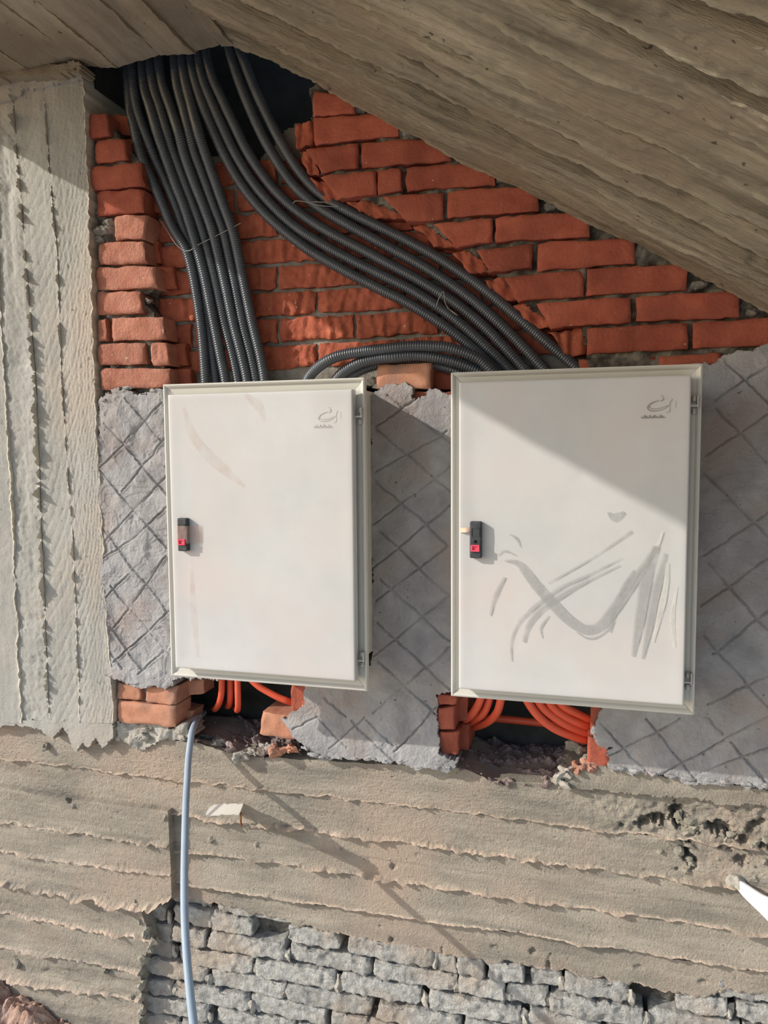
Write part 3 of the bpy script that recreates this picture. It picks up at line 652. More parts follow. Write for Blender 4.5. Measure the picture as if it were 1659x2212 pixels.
hp3 = pits(PB3, [(455, 1815, 7, 6, -.009), (554, 1826, 4, 4, -.006), (735, 1830, 6, 8, -.008), (852, 1872, 9, 8, .008)], 621)
strip('board_imprint', cut(L2, 376, 1730), L3, PB3, CONC, beam, cell=.0032, seed=620, lip=.013, lipw=.003, jag=.0025, back=.18, hf=lambda S, T, a, c_: hp3(S, T) - .0025 * np.exp(-((c_ - .055) / .0018) ** 2), rough=.0010)
strip('board_imprint', L3, L4, wallp(-.021), CONC, beam, cell=.0032, seed=630, lip=.004, lipw=.003, jag=.002, back=.18, tilt=.007, bow=.002, rough=.0009)
hp5 = pits(wallp(-.034), [(845, 2030, 5, 7, .012), (1070, 2045, 14, 4, .006), (1185, 2085, 6, 22, .012), (1150, 2055, 8, 6, .01), (1520, 2120, 14, 5, .008), (1380, 2090, 10, 6, .006), (820, 2000, 4, 3, .006), (955, 2050, 4, 9, .008)], 641)
strip('board_imprint', L4, L5, wallp(-.034), CONC, beam, cell=.003, seed=640, lip=-.004, lipw=.006, jag=.010, back=.1, rough=.0008, hf=hp5)
# left block, standing a little proud
M1 = [(-60, 1763), (0, 1772), (108, 1790), (217, 1806), (366, 1826)]; M2 = [(-60, 1826), (0, 1836), (68, 1848), (190, 1868), (369, 1890)]
M3 = [(-60, 1897), (0, 1908), (135, 1931), (217, 1945), (302, 1961), (372, 1944)]; M3a = [(-60, 1897), (0, 1908), (135, 1931), (217, 1945), (302, 1961)]
M4 = [(-60, 1958), (0, 1969), (135, 1994), (325, 2029)]; M5 = [(-60, 2035), (0, 2045), (135, 2068), (304, 2098)]; M6 = [(-60, 2094), (0, 2105), (135, 2131), (306, 2158)]; M7 = [(-60, 2180), (0, 2190), (135, 2215), (300, 2244)]; M8 = [(-60, 2260), (300, 2320)]
kw = dict(cell=.0032, back=.2, rough=.0014)
strip('board_imprint', cut(L2, -60, 364), M1, wallp(.004), CONC, beam, seed=700, lip=0.010, lipw=0.0052, jag=.004, bits=1.5, hf=pits(wallp(.004), [(150, 1728, 10, 8, .015), (160, 1740, 8, 8, -.008)], 701), **kw)
strip('board_imprint', M1, M2, wallp(.005), CONC, beam, seed=710, lip=0.008, lipw=0.0046, jag=.003, **kw)
strip('board_imprint', M2, M3, wallp(.005), CONC, beam, seed=720, lip=0.017, lipw=0.0065, jag=.006, bits=1.8, **kw)
strip('board_imprint', M3a, M4, wallp(-.002), CONC, beam, seed=730, lip=0.013, lipw=0.0052, jag=.004, bits=1.5, **kw)
strip('board_imprint', M4, M5, wallp(.0), CONC, beam, seed=740, lip=0.008, lipw=0.0039, jag=.003, **kw)
strip('board_imprint', M5, M6, wallp(-.004), CONC, beam, seed=750, lip=0.012, lipw=0.0046, jag=.003, hf=lambda S, T, a, c_: .004 * fbm(a, c_ * 4, .08, 4, 751), **kw)
strip('board_imprint', M6, M7, wallp(-.006), CONC, beam, seed=760, lip=0.005, lipw=0.0039, jag=.003, hf=lambda S, T, a, c_: .004 * fbm(a, c_ * 2, .08, 4, 761), **kw)
strip('board_imprint', M7, M8, wallp(-.008), CONC, beam, seed=770, lip=.004, lipw=.006, jag=.003, **kw)
# ragged right edge of the left block
for k, (px, py, s) in enumerate([(362, 1762, 1), (350, 1770, .8), (366, 1790, .5), (298, 1942, .8), (302, 1962, .8), (306, 1990, .9), (318, 2012, 1), (331, 2032, 1.1), (326, 2050, 1), (312, 2072, 1), (302, 2098, 1.1), (306, 2125, .9), (308, 2150, .9), (306, 2180, .9), (304, 2205, .9), (112, 1850, .9), (98, 1616, .9), (38, 2082, .9), (232, 2092, .8), (285, 2152, 1)]):
    lump('concrete_crumb', W(px, py, -.006), (.012 * s, .014 * s, .014 * s), CONC_RAW if k < 15 else CONC, beam, seed=800 + k, sub=2, amp=.5)
# honeycombed aggregate in the broken corner on the right
for k in range(70):
    px = rng.uniform(1370, 1660); py = 1745 + rng.uniform(0, 1) * 125 + .12 * (px - 1400)
    if rng.random() < .45: px, py = rng.normal(1478, 14), rng.uniform(1760, 1885)
    r = rng.uniform(.005, .012)
    lump('aggregate_stone', W(px, py, -.022 + rng.uniform(-.012, .006)), (r * rng.uniform(.8, 1.4), r, r * rng.uniform(.7, 1.2)), CONC_RAW, beam, seed=900 + k, sub=1, amp=.6)

# rubble sills of the two openings under the cabinets
def sill(front, back_, mat_, seed, n=(110, 50), amp=.020):
    A = np.array([W(*p) for p in front]); B = np.array([W(*p) for p in back_])
    A = resample(A, n[0] + 1); B = resample(B, n[0] + 1)
    v = np.linspace(0, 1, n[1] + 1)[None, :, None]
    G = A[:, None] * (1 - v) + B[:, None] * v
    u = np.arange(n[0] + 1)[:, None] * .0035; w_ = np.arange(n[1] + 1)[None] * .005
    nz = amp * fbm(u + 0 * w_, w_ + 0 * u, .035, 4, seed, .6)
    G = G + nz[..., None] * np.array([0, -.7, .7])
    V = G.reshape(-1, 3); mesh_obj('rubble_sill', V, orient(V, grid_faces(*n), (0, -1, 1)), mat_, wall, smooth=False)
sill([(405, 1606, -.012), (440, 1608, -.012), (490, 1625, -.012), (560, 1640, -.008), (645, 1622, -.008)], [(410, 1545, -.24), (645, 1556, -.24)], RUBBLE, 31)
sill([(985, 1662, -.01), (1030, 1672, -.012), (1070, 1695, -.012), (1140, 1698, -.014), (1205, 1697, -.012), (1235, 1668, -.008), (1320, 1662, -.008)], [(990, 1592, -.25), (1300, 1618, -.25)], RUBBLE, 37)
for k, (px, py, d, s, mt) in enumerate([(500, 1612, .0, .9, RUBBLE), (480, 1604, -.03, .8, MORTAR), (550, 1625, .004, 1.2, MORTAR_PALE), (520, 1634, .006, 1.2, MORTAR_PALE), (575, 1612, .004, 1.2, MORTAR_PALE), (600, 1622, .01, 1.3, BRICK_ORANGE), (625, 1618, .008, 1.2, BRICK_ORANGE), (465, 1596, -.05, .9, MORTAR), (445, 1592, -.04, .8, CONC_SHADE),
                                        (1225, 1668, .0, 1.4, MORTAR_PALE), (1212, 1688, .0, 1.1, MORTAR_PALE), (1245, 1660, .0, 1.2, BRICK_ORANGE), (1270, 1655, .002, 1.2, BRICK_ORANGE), (1250, 1612, -.06, 1.3, MORTAR), (1262, 1640, -.03, .8, MORTAR), (1095, 1690, -.012, .8, RUBBLE), (1180, 1692, -.012, .8, RUBBLE)]):
    lump('rubble_stone', W(px, py, d - .006), (.014 * s, .013 * s, .010 * s), mt, wall, seed=1000 + k, sub=3, amp=.8)

# ------------------------------------------------------------------ lower wall of rough concrete bricks
low = empty('wall_lower', (-.5, 0, FZ), kind='structure', label='rough grey concrete brickwork below the beam')
relief('mortar_bed', [(290, 1925), (480, 1950), (1720, 2120), (1720, 2420), (290, 2300)], wallp(-.085), .008, hmort(66, .008), .05, MORTAR_DK, low, jag=.002)
ZR0, PIT = -1.239, .0544
PLo = wallp(-.036)
def xz(px, py): return PLo.px([(px, py)])[0]
rows = {-1: [(307, 435), (469, 633), (664, 775), (837, 945), (1252, 1345), (1550, 1730)],
        0: [(303, 357), (375, 455), (457, 543), (622, 732), (752, 935), (945, 985), (992, 1046), (1056, 1132), (1146, 1210), (1218, 1356), (1462, 1572), (1592, 1720)],
        1: [(325, 368), (373, 445), (450, 614), (625, 797), (808, 985), (992, 1094), (1100, 1183), (1190, 1392), (1402, 1600), (1610, 1740)],
        2: [(320, 368), (388, 543), (553, 725), (737, 910), (927, 1125), (1140, 1300), (1310, 1450), (1462, 1600)],
        3: [(315, 445), (455, 617), (622, 800), (817, 995), (1005, 1180), (1190, 1356), (1462, 1575), (1592, 1720)],
        4: [(313, 370), (376, 537), (541, 703), (716, 890), (900, 1070), (1082, 1180), (1190, 1390), (1402, 1600), (1610, 1760)],
        5: [(310, 448), (463, 630), (640, 810), (820, 990), (1000, 1170), (1180, 1350), (1360, 1530), (1540, 1700)],
        6: [(308, 385), (392, 560), (570, 740), (750, 920), (930, 1100)]}
for k, lst in rows.items():
    z1 = ZR0 - k * PIT - .003; z0 = z1 - PIT + .008
    for a, b_ in lst:
        # pixel column -> wall x at the height of this row
        def xat(px): return PLo.px([(px, 1960 + 42 * k + .17 * (px - 400))])[0][0]
        xa, xb = xat(a), xat(b_)
        dd = -.036 + .004 * rng.normal() - (.006 if k == -1 else 0)
        jz = .002 * rng.normal()
        brick([(xa, z1 + jz), (xb, z1 + jz + .001 * rng.normal()), (xb, z0 + jz), (xa, z0 + jz)], dd, .1, BLOCK, low, n=(max(10, int((b_ - a) / 3)), 14), rough=.0032, jag=.0045, bev=.004, world=True, chips=2)
        if rng.random() < .6:
            lump('mortar_lump', np.array([xb + .006, -dd + .010, (z0 + z1) / 2 - .008]), (.011, .012, .018), MORTAR_PALE, low, seed=int(rng.integers(9999)), sub=2, amp=.6)

# ------------------------------------------------------------------ the two metal cabinets
D0 = .19
RIB = [0]
def ribbon(name, pts2, widths, y, mat_, parent, th=.0):
    RIB[0] += 1; y = y - .000012 * (RIB[0] % 40)
    P = spline(np.array([(a, 0, b) for a, b in pts2], float), .003)[:, [0, 2]]; n = len(P)
    wd = np.interp(np.linspace(0, 1, n), np.linspace(0, 1, len(widths)), widths)
    T = np.gradient(P, axis=0); T /= (np.linalg.norm(T, axis=1)[:, None] + 1e-9); Nn = np.stack([-T[:, 1], T[:, 0]], -1)
    A = P + Nn * wd[:, None] / 2; B = P - Nn * wd[:, None] / 2
    f = lambda Q, yy: np.stack([Q[:, 0], np.full(n, yy), Q[:, 1]], -1)
    V = np.vstack([f(A, y - th), f(B, y - th), f(A, y), f(B, y)])
    i = np.arange(n - 1)
    Fc = np.vstack([np.stack([i, i + 1, n + i + 1, n + i], -1), np.stack([i, 2 * n + i, 2 * n + i + 1, i + 1], -1), np.stack([n + i, n + i + 1, 3 * n + i + 1, 3 * n + i], -1)])
    o = mesh_obj(name, V, orient(V, Fc[:n - 1], (0, -1, 0)), mat_, parent, smooth=False)
    return o

def cabinet(x0, x1, z0, z1, door, label, printm, tape, smears, lockx, lockz):
    t = empty('electrical_cabinet', ((x0 + x1) / 2, 0, z0), label=label, cat='electrical cabinet', group='cream metal cabinets set into the wall')
    ins = .04
    bm = bmesh.new(); add_box(bm, x0 + ins, x1 - ins, -(D0 - .02), .12, z0 + ins, z1 - .014, bev=.003); bm_obj('body', bm, PAINT_F, t)
    # four mitred frame rails with a raised outer rim and a dished face
    prof = [(0, -.008), (0, .0), (.003, .0015), (.006, -.0005), (.010, -.005), (.024, -.0075), (.034, -.009), (.064, -.009), (.064, -.014), (.0, -.014)]
    cor = [(x0, z1), (x1, z1), (x1, z0), (x0, z0)]
    for k in range(4):
        (ax, az), (bx, bz) = cor[k], cor[(k + 1) % 4]
        dx, dz = np.sign(bx - ax), np.sign(bz - az)
        nx, nz = dz, -dx                                     # inward
        V = []
        for (o_, h_) in prof:
            g = .0004
            V.append((ax + nx * o_ + dx * (o_ + g), -(D0 + h_), az + nz * o_ + dz * (o_ + g)))
        for (o_, h_) in prof:
            V.append((bx + nx * o_ - dx * (o_ + g), -(D0 + h_), bz + nz * o_ - dz * (o_ + g)))
        n = len(prof)
        faces = [(i, (i + 1) % n, n + (i + 1) % n, n + i) for i in range(n)] + [tuple(range(n)), tuple(range(2 * n - 1, n - 1, -1))]
        bm = bmesh.new(); vs = [bm.verts.new(v) for v in V]
        for f_ in faces: bm.faces.new([vs[i] for i in f_])
        bm_obj('frame_rail', bm, PAINT_F, t)
    # door: folded sheet with faint dents
    dx0, dx1, dz0, dz1 = door; yd = -(D0 + .026)
    nx_, nz_ = 60, 84
    pl = Plane((0, yd, 0), (1, 0, 0), (0, 0, 1), (0, -1, 0))
    u = np.r_[0, .0012, np.linspace(.004, (dx1 - dx0) - .004, nx_ - 3), (dx1 - dx0) - .0012, dx1 - dx0] + dx0
    w_ = np.r_[0, .0012, np.linspace(.004, (dz1 - dz0) - .004, nz_ - 3), (dz1 - dz0) - .0012, dz1 - dz0] + dz0
    U, Wz = np.meshgrid(u, w_, indexing='ij')
    h = .0007 * (fbm(U, Wz, .28, 2, int(1000 + x0 * 50)) - 1.4) + .0001 * (fbm(U, Wz, .05, 2, 3) - 1.5)
    eu = np.minimum(U - dx0, dx1 - U); ew = np.minimum(Wz - dz0, dz1 - Wz); e = np.minimum(eu, ew)
    h = h * np.clip(e / .03, 0, 1) - np.where(e < 1e-6, .0018, np.where(e < .002, .0005, 0))
    if len(smears) > 4:
        for sx, sz in [(.25, .22), (.27, .15), (.55, .7), (.3, .86)]:
            qx, qz = dx0 + sx * (dx1 - dx0), dz0 + sz * (dz1 - dz0); h = h - .0009 * np.exp(-((U - qx) ** 2 + (Wz - qz) ** 2) / .006 ** 2)
    dr = patch('door', np.stack([U, Wz], -1), h, pl, .024, PAINT, t)
    yf = yd - .0001
    # printed emblem: a doubled swoosh, hooks and one line of script
    ex, ez = dx1 - .088, dz1 - .034
    E = lambda lst: [(ex + (a - 400) * .000092 * 1.0, ez - (b - 450) * .000092 * 1.0) for a, b in lst]
    for lst, wd in [([(745, 578), (620, 620), (545, 680), (528, 735), (590, 785), (700, 790), (830, 760), (930, 695)], [.0012, .002, .0018, .001, .0008]),
                    ([(650, 610), (565, 660), (560, 710), (620, 745), (730, 745), (850, 712), (965, 665)], [.0014, .0012, .0008, .0008]),
                    ([(775, 475), (830, 480), (805, 530)], [.0008, .0008]), ([(835, 520), (825, 570), (770, 600)], [.0016, .0018, .0008]),
                    ([(990, 545), (1005, 575), (970, 600), (960, 690), (965, 760), (940, 820), (890, 828)], [.0006, .0012, .0007, .0012, .0006]), ([(1070, 590), (1080, 660), (1065, 740)], [.0006, .0006])]:
        ribbon('emblem_stroke', E(lst), wd, yf, printm, dr)
    for q in range(9):
        a = 412 + q * 51
        ribbon('script_letter', E([(a, 935), (a + 10, 885 - 22 * (q % 2)), (a + 22, 945), (a + 34, 905 - 30 * (q % 3 == 1)), (a + 44, 938)]), [.0012, .0014, .001], yf, printm, dr)
    for lst, wd, m_ in smears:
        ribbon('dust_smear', lst, wd, yf, m_, dr)
    # hinges on the right-hand side
    for hz in (dz1 - .055, dz0 + .042):
        hg = empty('hinge', (dx1 + .010, -(D0 + .005), hz), parent=t)
        bm = bmesh.new(); add_box(bm, dx1 - .001, dx1 + .014, -(D0 + .010), -(D0 + .0075), hz - .003, hz + .001, bev=.0004); add_box(bm, dx1 + .013, dx1 + .0155, -(D0 + .013), -(D0 - .006), hz - .004, hz + .018, bev=.0004); bm_obj('hinge_bracket', bm, STEEL, hg)
        for q in (-.012, .012):
            bm = bmesh.new(); add_cyl(bm, (dx1 + .009, -(D0 + .002), hz + q), .0042, .010, 'Z'); add_cyl(bm, (dx1 + .009, -(D0 + .002), hz + q), .0056, .003, 'Z'); bm_obj('hinge_pin', bm, STEEL, hg, smooth=False)
    # swing-handle lock
    lk = empty('lock', (lockx, yd, lockz), parent=t)
    w2, hh, dp = .0118, .0372, .013
    bm = bmesh.new(); add_box(bm, lockx - w2, lockx + w2, yd - dp, yd + .002, lockz - hh, lockz + hh, bev=.0028, seg=3); bm_obj('lock_body', bm, BLACK, lk)
    yl = yd - dp
    bm = bmesh.new()
    for (a0, a1, b0, b1) in [(-.0085, .0085, .0235, .0250), (-.0085, -.0070, .008, .0235), (.0070, .0085, .008, .0235), (-.0085, .0085, .0065, .008)]:
        add_box(bm, lockx + a0, lockx + a1, yl - .0012, yl + .001, lockz + b0, lockz + b1)
    bm_obj('window_rim', bm, BLACK, lk)
    bm = bmesh.new(); add_box(bm, lockx - .0028, lockx + .0028, yl - .0004, yl + .001, lockz - .006, lockz - .0005); bm_obj('key_hole', bm, mat('void_black', (.004, .004, .004), (.006, .006, .006), 5, .9, 0), lk)
    bm = bmesh.new()
    for (a0, a1, b0, b1) in [(-.0088, .0088, -.0128, -.0098), (-.0088, .0088, -.0232, -.0202), (-.0088, -.0052, -.0204, -.0126), (.0052, .0088, -.0204, -.0126)]:
        add_box(bm, lockx + a0, lockx + a1, yl - .0045, yl + .001, lockz + b0, lockz + b1, bev=.0005, seg=1)
    add_box(bm, lockx - .006, lockx + .006, yl - .0012, yl + .001, lockz - .021, lockz - .012)
    bm_obj('button', bm, RED, lk)
    if tape:
        n = 26; xx = np.linspace(lockx - .022, lockx + .043, n + 1)
        hgt = np.interp(xx, [lockx - .022, lockx - w2 - .004, lockx - w2, lockx + w2, lockx + w2 + .004, lockx + .016, lockx + .043], [.0006, .010, .0145, .0150, .0145, .006, .0006])
        zz = np.linspace(lockz - .019, lockz + .020, 9)
        X, Z = np.meshgrid(xx, zz, indexing='ij'); H = np.broadcast_to(hgt[:, None], X.shape) + .0008 * vnoise(X / .006, Z / .006, 5)
        V = np.stack([X, yd - H, Z + .04 * 0], -1).reshape(-1, 3)
        mesh_obj('clear_tape', V, orient(V, grid_faces(n, 8), (0, -1, 0)), TAPE, t, smooth=True)
    else:
        n = 6; xx = np.linspace(lockx - .034, lockx - w2, n + 1); zz = np.linspace(0, 1, 4)
        X, Zv = np.meshgrid(xx, zz, indexing='ij'); kx = (X - xx[0]) / (xx[-1] - xx[0])
        Z = lockz + .0135 + Zv * .0095 + kx * .002; H = .001 + .008 * np.sin(kx * 2.2) + .001 * vnoise(X / .004, Z / .004, 3)
        V = np.stack([X, yd - H, Z], -1).reshape(-1, 3)
        mesh_obj('tape_scrap', V, orient(V, grid_faces(n, 3), (0, -1, 0)), mat('peach_tape', (.72, .45, .33), (.78, .52, .4), 20, .35, 0, spec=.4), t, smooth=True)
    return t

pd = wallp(D0 + .026)
lkL = pd.px([(399.5, 1154)])[0]; lkR = pd.px([(1029, 1165)])[0]
SML = [(pd.px(l).tolist(), [w * .00095 for w in wd], PEACH) for l, wd in [([(395, 880), (415, 940), (450, 985), (490, 1020), (528, 1052)], [8, 22, 26, 24, 6]), ([(412, 1200), (414, 1280), (420, 1360), (426, 1420)], [4, 14, 16, 5]), ([(530, 852), (560, 880), (570, 910)], [10, 24, 6])]]
cabinet(-.951, -.472, -.516, .160, (-.9245, -.491, -.488, .134), 'cream metal cabinet on the left with clear tape over its lock', PRINT_PALE, True, SML, lkL[0], lkL[1])
def sm(lst, wds, m_): return (pd.px([(800 + a / 1.931, 750 + b / 1.931) for a, b in lst]).tolist(), [w * .00048 for w in wds], m_)
SM = [sm([(560, 890), (620, 905), (680, 980), (750, 1060), (830, 1140), (900, 1178), (960, 1160), (1010, 1100), (1060, 1030), (1130, 930), (1185, 830)], [8, 38, 44, 46, 42, 40, 44, 40, 30, 12], SMEAR),
      sm([(590, 1310), (588, 1230), (620, 1150), (700, 1070), (800, 1000), (900, 955), (1050, 880)], [6, 14, 16, 14, 12, 5], SMEAR),
      sm([(740, 985), (900, 895), (1000, 830), (1090, 768)], [5, 8, 8, 14], SMEAR),
      sm([(640, 1230), (660, 1160), (720, 1090), (850, 1005), (1040, 910)], [16, 26, 22, 12, 4], SMEAR),
      sm([(1095, 1290), (1125, 1120), (1150, 970), (1195, 830)], [14, 40, 46, 20], SMEAR), sm([(1135, 1300), (1165, 1150), (1200, 980), (1230, 860)], [10, 30, 34, 12], SMEAR),
      sm([(860, 1190), (910, 1215), (965, 1200), (1020, 1145)], [4, 10, 10, 4], SMEAR), sm([(718, 1215), (712, 1170), (745, 1120)], [4, 12, 6], SMEAR),
      sm([(1000, 1190), (1020, 1100), (1060, 1000), (1100, 930)], [10, 24, 26, 8], SMEAR), sm([(530, 870), (560, 850), (610, 870)], [4, 10, 4], SMEAR), sm([(990, 690), (1020, 710), (1060, 690)], [10, 40, 14], SMEAR),
      sm([(580, 780), (610, 800), (625, 835)], [4, 12, 4], SMEAR), sm([(560, 960), (520, 1040), (500, 1120)], [10, 20, 6], SMEAR),
      sm([(1240, 900), (1230, 1010), (1180, 1230)], [12, 26, 8], SMEAR2), sm([(1060, 1040), (1110, 950), (1190, 840), (1220, 770)], [6, 14, 18, 8], SMEAR2), sm([(1280, 1000), (1260, 1120), (1270, 1250)], [6, 20, 8], SMEAR2)]
cabinet(-.287, .192, -.512, .164, (-.266, .170, -.487, .1415), 'cream metal cabinet on the right half in shade with wiped dust smears', PRINT, False, SM, lkR[0], lkR[1])

# ------------------------------------------------------------------ corrugated conduits
RC = .0135
C7 = [[(276, 110), (276, 169), (281, 232), (289, 272), (304, 333), (332, 396), (357, 455), (375, 495), (400, 535), (414, 580), (427, 650), (437, 725), (444, 820), (447, 860)],
      [(285, 100), (285, 138), (289, 194), (299, 245), (317, 295), (336, 345), (357, 390), (378, 440), (397, 495), (417, 545), (433, 600), (447, 690), (459, 770), (466, 820), (469, 860)],
      [(306, 95), (307, 138), (312, 190), (324, 232), (341, 290), (356, 333), (378, 395), (396, 440), (414, 495), (429, 545), (445, 610), (461, 690), (477, 770), (487, 820), (491, 860)],
      [(322, 90), (324, 130), (331, 185), (347, 240), (362, 290), (376, 333), (399, 395), (416, 440), (436, 495), (450, 545), (468, 620), (486, 700), (504, 770), (514, 820), (518, 860)],
      [(341, 85), (342, 126), (352, 185), (371, 240), (387, 290), (398, 333), (420, 395), (438, 440), (458, 495), (471, 545), (488, 620), (505, 700), (523, 770), (534, 820), (538, 860)],
      [(376, 80), (377, 121), (382, 180), (396, 235), (410, 290), (421, 333), (444, 395), (460, 440), (481, 495), (493, 545), (509, 620), (525, 700), (543, 770), (553, 820), (556, 860)],
      [(392, 80), (393, 120), (399, 170), (415, 235), (430, 290), (444, 333), (466, 395), (482, 440), (502, 495), (514, 545), (529, 620), (546, 700), (563, 770), (572, 820), (576, 860)]]
D5 = [[(412, 75), (412, 120), (418, 160), (432, 210), (453, 265), (484, 333), (516, 390), (553, 440), (600, 487), (665, 538), (740, 582), (820, 624), (880, 654), (955, 701), (1017, 748), (1074, 800), (1100, 830)],
      [(428, 75), (429, 116), (436, 165), (455, 215), (479, 270), (509, 333), (546, 393), (585, 440), (632, 485), (692, 525), (762, 563), (832, 598), (895, 630), (972, 681), (1036, 735), (1102, 800), (1125, 828)],
      [(445, 70), (446, 112), (458, 165), (480, 215), (506, 270), (536, 330), (575, 388), (612, 430), (657, 467), (715, 504), (780, 538), (843, 572), (908, 607), (988, 658), (1057, 716), (1134, 798), (1155, 822)],
      [(490, 55), (494, 97), (508, 150), (530, 210), (555, 268), (583, 323), (619, 380), (650, 416), (690, 448), (742, 480), (800, 512), (862, 546), (932, 586), (1013, 642), (1087, 706), (1172, 793), (1196, 818)],
      [(508, 55), (513, 95), (530, 140), (552, 195), (578, 250), (606, 305), (641, 362), (677, 405), (718, 437), (767, 464), (820, 490), (884, 522), (955, 562), (1037, 618), (1110, 678), (1172, 731), (1243, 792), (1270, 815)]]
E3 = [[(655, 850), (666, 818), (683, 797), (710, 778), (741, 767), (789, 759), (837, 753), (885, 748), (930, 748), (971, 752), (1028, 772), (1062, 800), (1080, 825)],
      [(715, 845), (727, 820), (746, 801), (775, 785), (810, 775), (850, 771), (900, 768), (945, 773), (990, 784), (1034, 802), (1060, 825)],
      [(728, 850), (742, 824), (766, 806), (800, 792), (840, 784), (885, 782), (930, 786), (975, 798), (1008, 812), (1030, 830)]]
def pxpath(lst, ds):
    ds = np.interp(np.linspace(0, 1, len(lst)), np.linspace(0, 1, len(ds)), ds)
    return [W(a, b, d) for (a, b), d in zip(lst, ds)]
nm = ['leftmost', 'second from the left', 'third from the left', 'middle one', 'third from the right', 'second from the right', 'rightmost']
dl = [-.034, -.050, -.030, -.040, -.030, -.038, -.030]
for i, lst in enumerate(C7):
    tube('corrugated_conduit', pxpath(lst, [-.11, -.075, dl[i], dl[i], dl[i], dl[i], dl[i], dl[i]]), RC, CONDUIT, corr=.0023, label='dark grey corrugated conduit, %s of seven dropping into the left cabinet' % nm[i], cat='conduit', group='conduits running down to the left cabinet')
nm = ['lowest', 'second lowest', 'middle one', 'second highest', 'topmost']
for i, lst in enumerate(D5):
    tube('corrugated_conduit', pxpath(lst, [-.11, -.075, -.045, -.042, -.040, -.040, -.038, -.038]), RC, CONDUIT, corr=.0023, label='dark grey corrugated conduit, %s of five sweeping right to the right cabinet' % nm[i], cat='conduit', group='conduits sweeping to the right cabinet')
nm = ['uppermost and most arched', 'front lower', 'rear lower']
for i, lst in enumerate(E3):
    tube('corrugated_conduit', pxpath(lst, [[-.02, .02, .03, .015, -.025], [-.02, .012, .022, .0, -.035], [-.03, -.02, -.02, -.03, -.05]][i]), RC, CONDUIT, corr=.0023, label='short grey corrugated conduit linking both cabinets, %s of three' % nm[i], cat='conduit', group='short conduits linking the two cabinets')

# binding wires round the conduits
def wire(pts, d, label, r=.0009):
    tube('binding_wire', [W(a, b, dd) for (a, b), dd in zip(pts, d)], r, WIRE, sides=6, step=.004, label=label, cat='wire', group='thin wires tying the conduits')
wire([(632, 440), (640, 434), (665, 437), (690, 444), (730, 446), (700, 437), (672, 436)], [-.024, -.022, -.02, -.019, -.022, -.018, -.018], 'thin wire tied round upper bend of the right-hand conduits')
wire([(345, 475), (362, 500), (378, 525), (395, 540), (410, 541), (430, 528), (470, 508), (520, 482)], [-.03, -.026, -.024, -.024, -.02, -.02, -.02, -.024], 'thin wire tied across the left-hand conduits')
wire([(940, 668), (950, 640), (958, 630), (962, 655), (975, 672), (990, 682), (965, 664)], [-.022, -.02, -.02, -.018, -.018, -.02, -.016], 'thin wire tied round lower run of the right-hand conduits')

# ------------------------------------------------------------------ orange pipes in the openings
RO = .0098
def orange(lst, label, grp, r=RO): tube('orange_pipe', [W(*p) for p in lst], r, ORANGE, sides=14, step=.008, label=label, cat='pipe', group=grp)
g1 = 'orange pipes in the left opening'; g2 = 'orange pipes in the right opening'
orange([(478, 1420, -.03), (479, 1470, -.03), (478, 1500, -.035), (472, 1522, -.06), (465, 1532, -.12), (460, 1530, -.2)], 'bright orange pipe, leftmost in the left opening', g1, .0082)
orange([(497, 1420, -.05), (497, 1470, -.05), (497, 1500, -.055), (496, 1520, -.08), (492, 1526, -.14), (488, 1520, -.22)], 'bright orange pipe, middle of three hanging in the left opening', g1, .0082)
orange([(512, 1420, -.02), (513, 1472, -.02), (514, 1505, -.022), (514, 1528, -.04), (512, 1534, -.09), (508, 1526, -.18)], 'bright orange pipe hanging lowest in the left opening', g1, .0082)
orange([(530, 1455, -.03), (556, 1480, -.035), (578, 1494, -.04), (603, 1507, -.045), (630, 1517, -.06), (662, 1525, -.14)], 'bright orange pipe slanting right in the left opening', g1, .0088)
orange([(1046, 1480, -.03), (1037, 1512, -.035), (1028, 1531, -.045), (1013, 1549, -.06), (985, 1566, -.12)], 'orange pipe, leftmost bend in the right opening', g2)
orange([(1064, 1480, -.045), (1056, 1514, -.05), (1046, 1537, -.06), (1030, 1552, -.075), (1000, 1568, -.14)], 'orange pipe, middle bend at left of the right opening', g2)
orange([(1086, 1480, -.03), (1081, 1516, -.035), (1073, 1540, -.05), (1056, 1558, -.075), (1030, 1569, -.11), (1000, 1574, -.17)], 'orange pipe, innermost bend at left of the right opening', g2)
orange([(1125, 1485, -.02), (1142, 1519, -.022), (1164, 1548, -.025), (1196, 1573, -.035), (1235, 1590, -.05), (1270, 1600, -.07), (1310, 1604, -.12)], 'orange pipe, lowest of four bending right in the right opening', g2)
orange([(1150, 1490, -.03), (1168, 1524, -.032), (1192, 1546, -.036), (1230, 1569, -.045), (1273, 1585, -.07), (1310, 1592, -.12)], 'orange pipe, second lowest bending right in the right opening', g2)
orange([(1175, 1495, -.035), (1193, 1526, -.037), (1218, 1546, -.042), (1247, 1561, -.05), (1276, 1571, -.07), (1312, 1578, -.12)], 'orange pipe, second highest bending right in the right opening', g2)
orange([(1195, 1500, -.04), (1218, 1526, -.042), (1244, 1540, -.05), (1276, 1555, -.07), (1312, 1564, -.12)], 'orange pipe, topmost bending right in the right opening', g2)
orange([(1010, 1548, -.2), (1084, 1553, -.19), (1173, 1562, -.19), (1290, 1575, -.2)], 'orange pipe lying level at the back of right opening', g2)

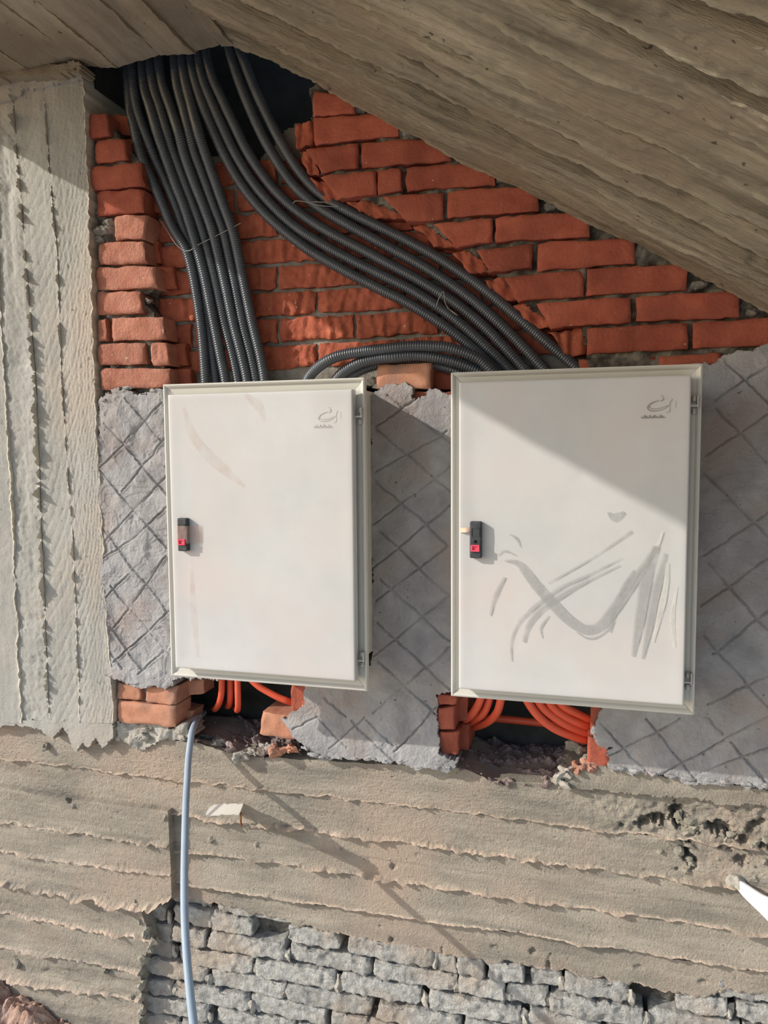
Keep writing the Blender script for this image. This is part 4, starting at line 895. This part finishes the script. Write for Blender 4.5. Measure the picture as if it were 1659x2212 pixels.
# ------------------------------------------------------------------ hanging cable
tube('hanging_cable', [W(*p) for p in [(440, 1540, -.16), (430, 1550, -.09), (422, 1562, -.035), (415, 1580, .01), (411, 1605, .035), (407, 1640, .068), (404, 1690, .13), (401, 1750, .196), (399, 1830, .27), (398, 1910, .335), (399, 1985, .39), (403, 2060, .435), (410, 2140, .475), (420, 2225, .51), (436, 2330, .55)]],
     .0084, CABLE, sides=18, step=.01, label='pale blue cable hanging out of the left opening', cat='cable')

# ------------------------------------------------------------------ strips sticking out of the concrete
def splinter(name, base, tip, w0, w1, th, label, tw=0.0, mt=None):
    B = W(*base); T = W(*tip); ax = T - B; L = np.linalg.norm(ax); ax /= L
    v = np.array([0, 0, 1.0]) - ax * ax[2]; v /= np.linalg.norm(v); n = np.cross(ax, v); k = 12
    v, n = v * math.cos(tw) + n * math.sin(tw), n * math.cos(tw) - v * math.sin(tw)
    V = []
    for i in range(k + 1):
        f_ = i / k; c_ = B + ax * L * f_ + n * .004 * math.sin(f_ * 3); w_ = w0 + (w1 - w0) * f_
        if i == k: w_ *= .55
        jj = .0012 * rng.normal()
        for a, b_ in ((-1, -1), (1, -1), (1, 1), (-1, 1)): V.append(c_ + v * a * (w_ / 2 + jj) + n * b_ * th / 2)
    faces = []
    for i in range(k):
        for q in range(4): faces.append((i * 4 + q, i * 4 + (q + 1) % 4, i * 4 + 4 + (q + 1) % 4, i * 4 + 4 + q))
    faces += [(3, 2, 1, 0), (k * 4, k * 4 + 1, k * 4 + 2, k * 4 + 3)]
    o = mesh_obj(name, V, faces, mt or WHITE, None, smooth=False); tag(o, label, 'strip')
    return o
TWS = -.42
splinter('plastic_strip', (522, 1748, -.02), (449, 1752, .18), .031, .031, .0012, 'short white strip sticking out of the beam beside the blue cable', tw=TWS, mt=WHITE2)
splinter('plastic_strip', (1590, 1907, -.02), (1712, 2000, .14), .022, .062, .005, 'white strip with red marks at the right edge of the beam')
lump('mortar_plug', W(1588, 1905, -.014), (.020, .016, .018), MORTAR_PALE, beam, seed=1200)
tube('nail', [W(519, 1755, -.02), W(520, 1768, .006), W(521, 1784, -.012)], .0022, mat('rust', (.2, .09, .04), (.3, .14, .07), 60, .8, .3), sides=7, step=.004, label='rusty bent nail under the short white strip', cat='nail')

# ------------------------------------------------------------------ rubble heap in the lower left corner
def heap():
    n = 150; x = np.linspace(-2.0, -1.2, n + 1); y = np.linspace(.0, -.55, n + 1); X, Y = np.meshgrid(x, y, indexing='ij')
    Z = -1.545 - .42 * np.clip(X + 1.66, 0, 2) + .75 * np.clip(Y + .05, -2, 0) + .018 * fbm(X, Y, .07, 4, 12) + .013 * np.abs(fbm(X, Y, .022, 3, 13))
    Z = np.maximum(Z, FZ - .02)
    V = np.stack([X, Y, Z], -1).reshape(-1, 3)
    o = mesh_obj('rubble_heap', V, orient(V, grid_faces(n, n), (0, 0, 1)), RUBBLE_L, smooth=False)
    tag(o, 'heap of dusty brick rubble in the lower left corner', 'rubble', None, 'stuff')
heap()
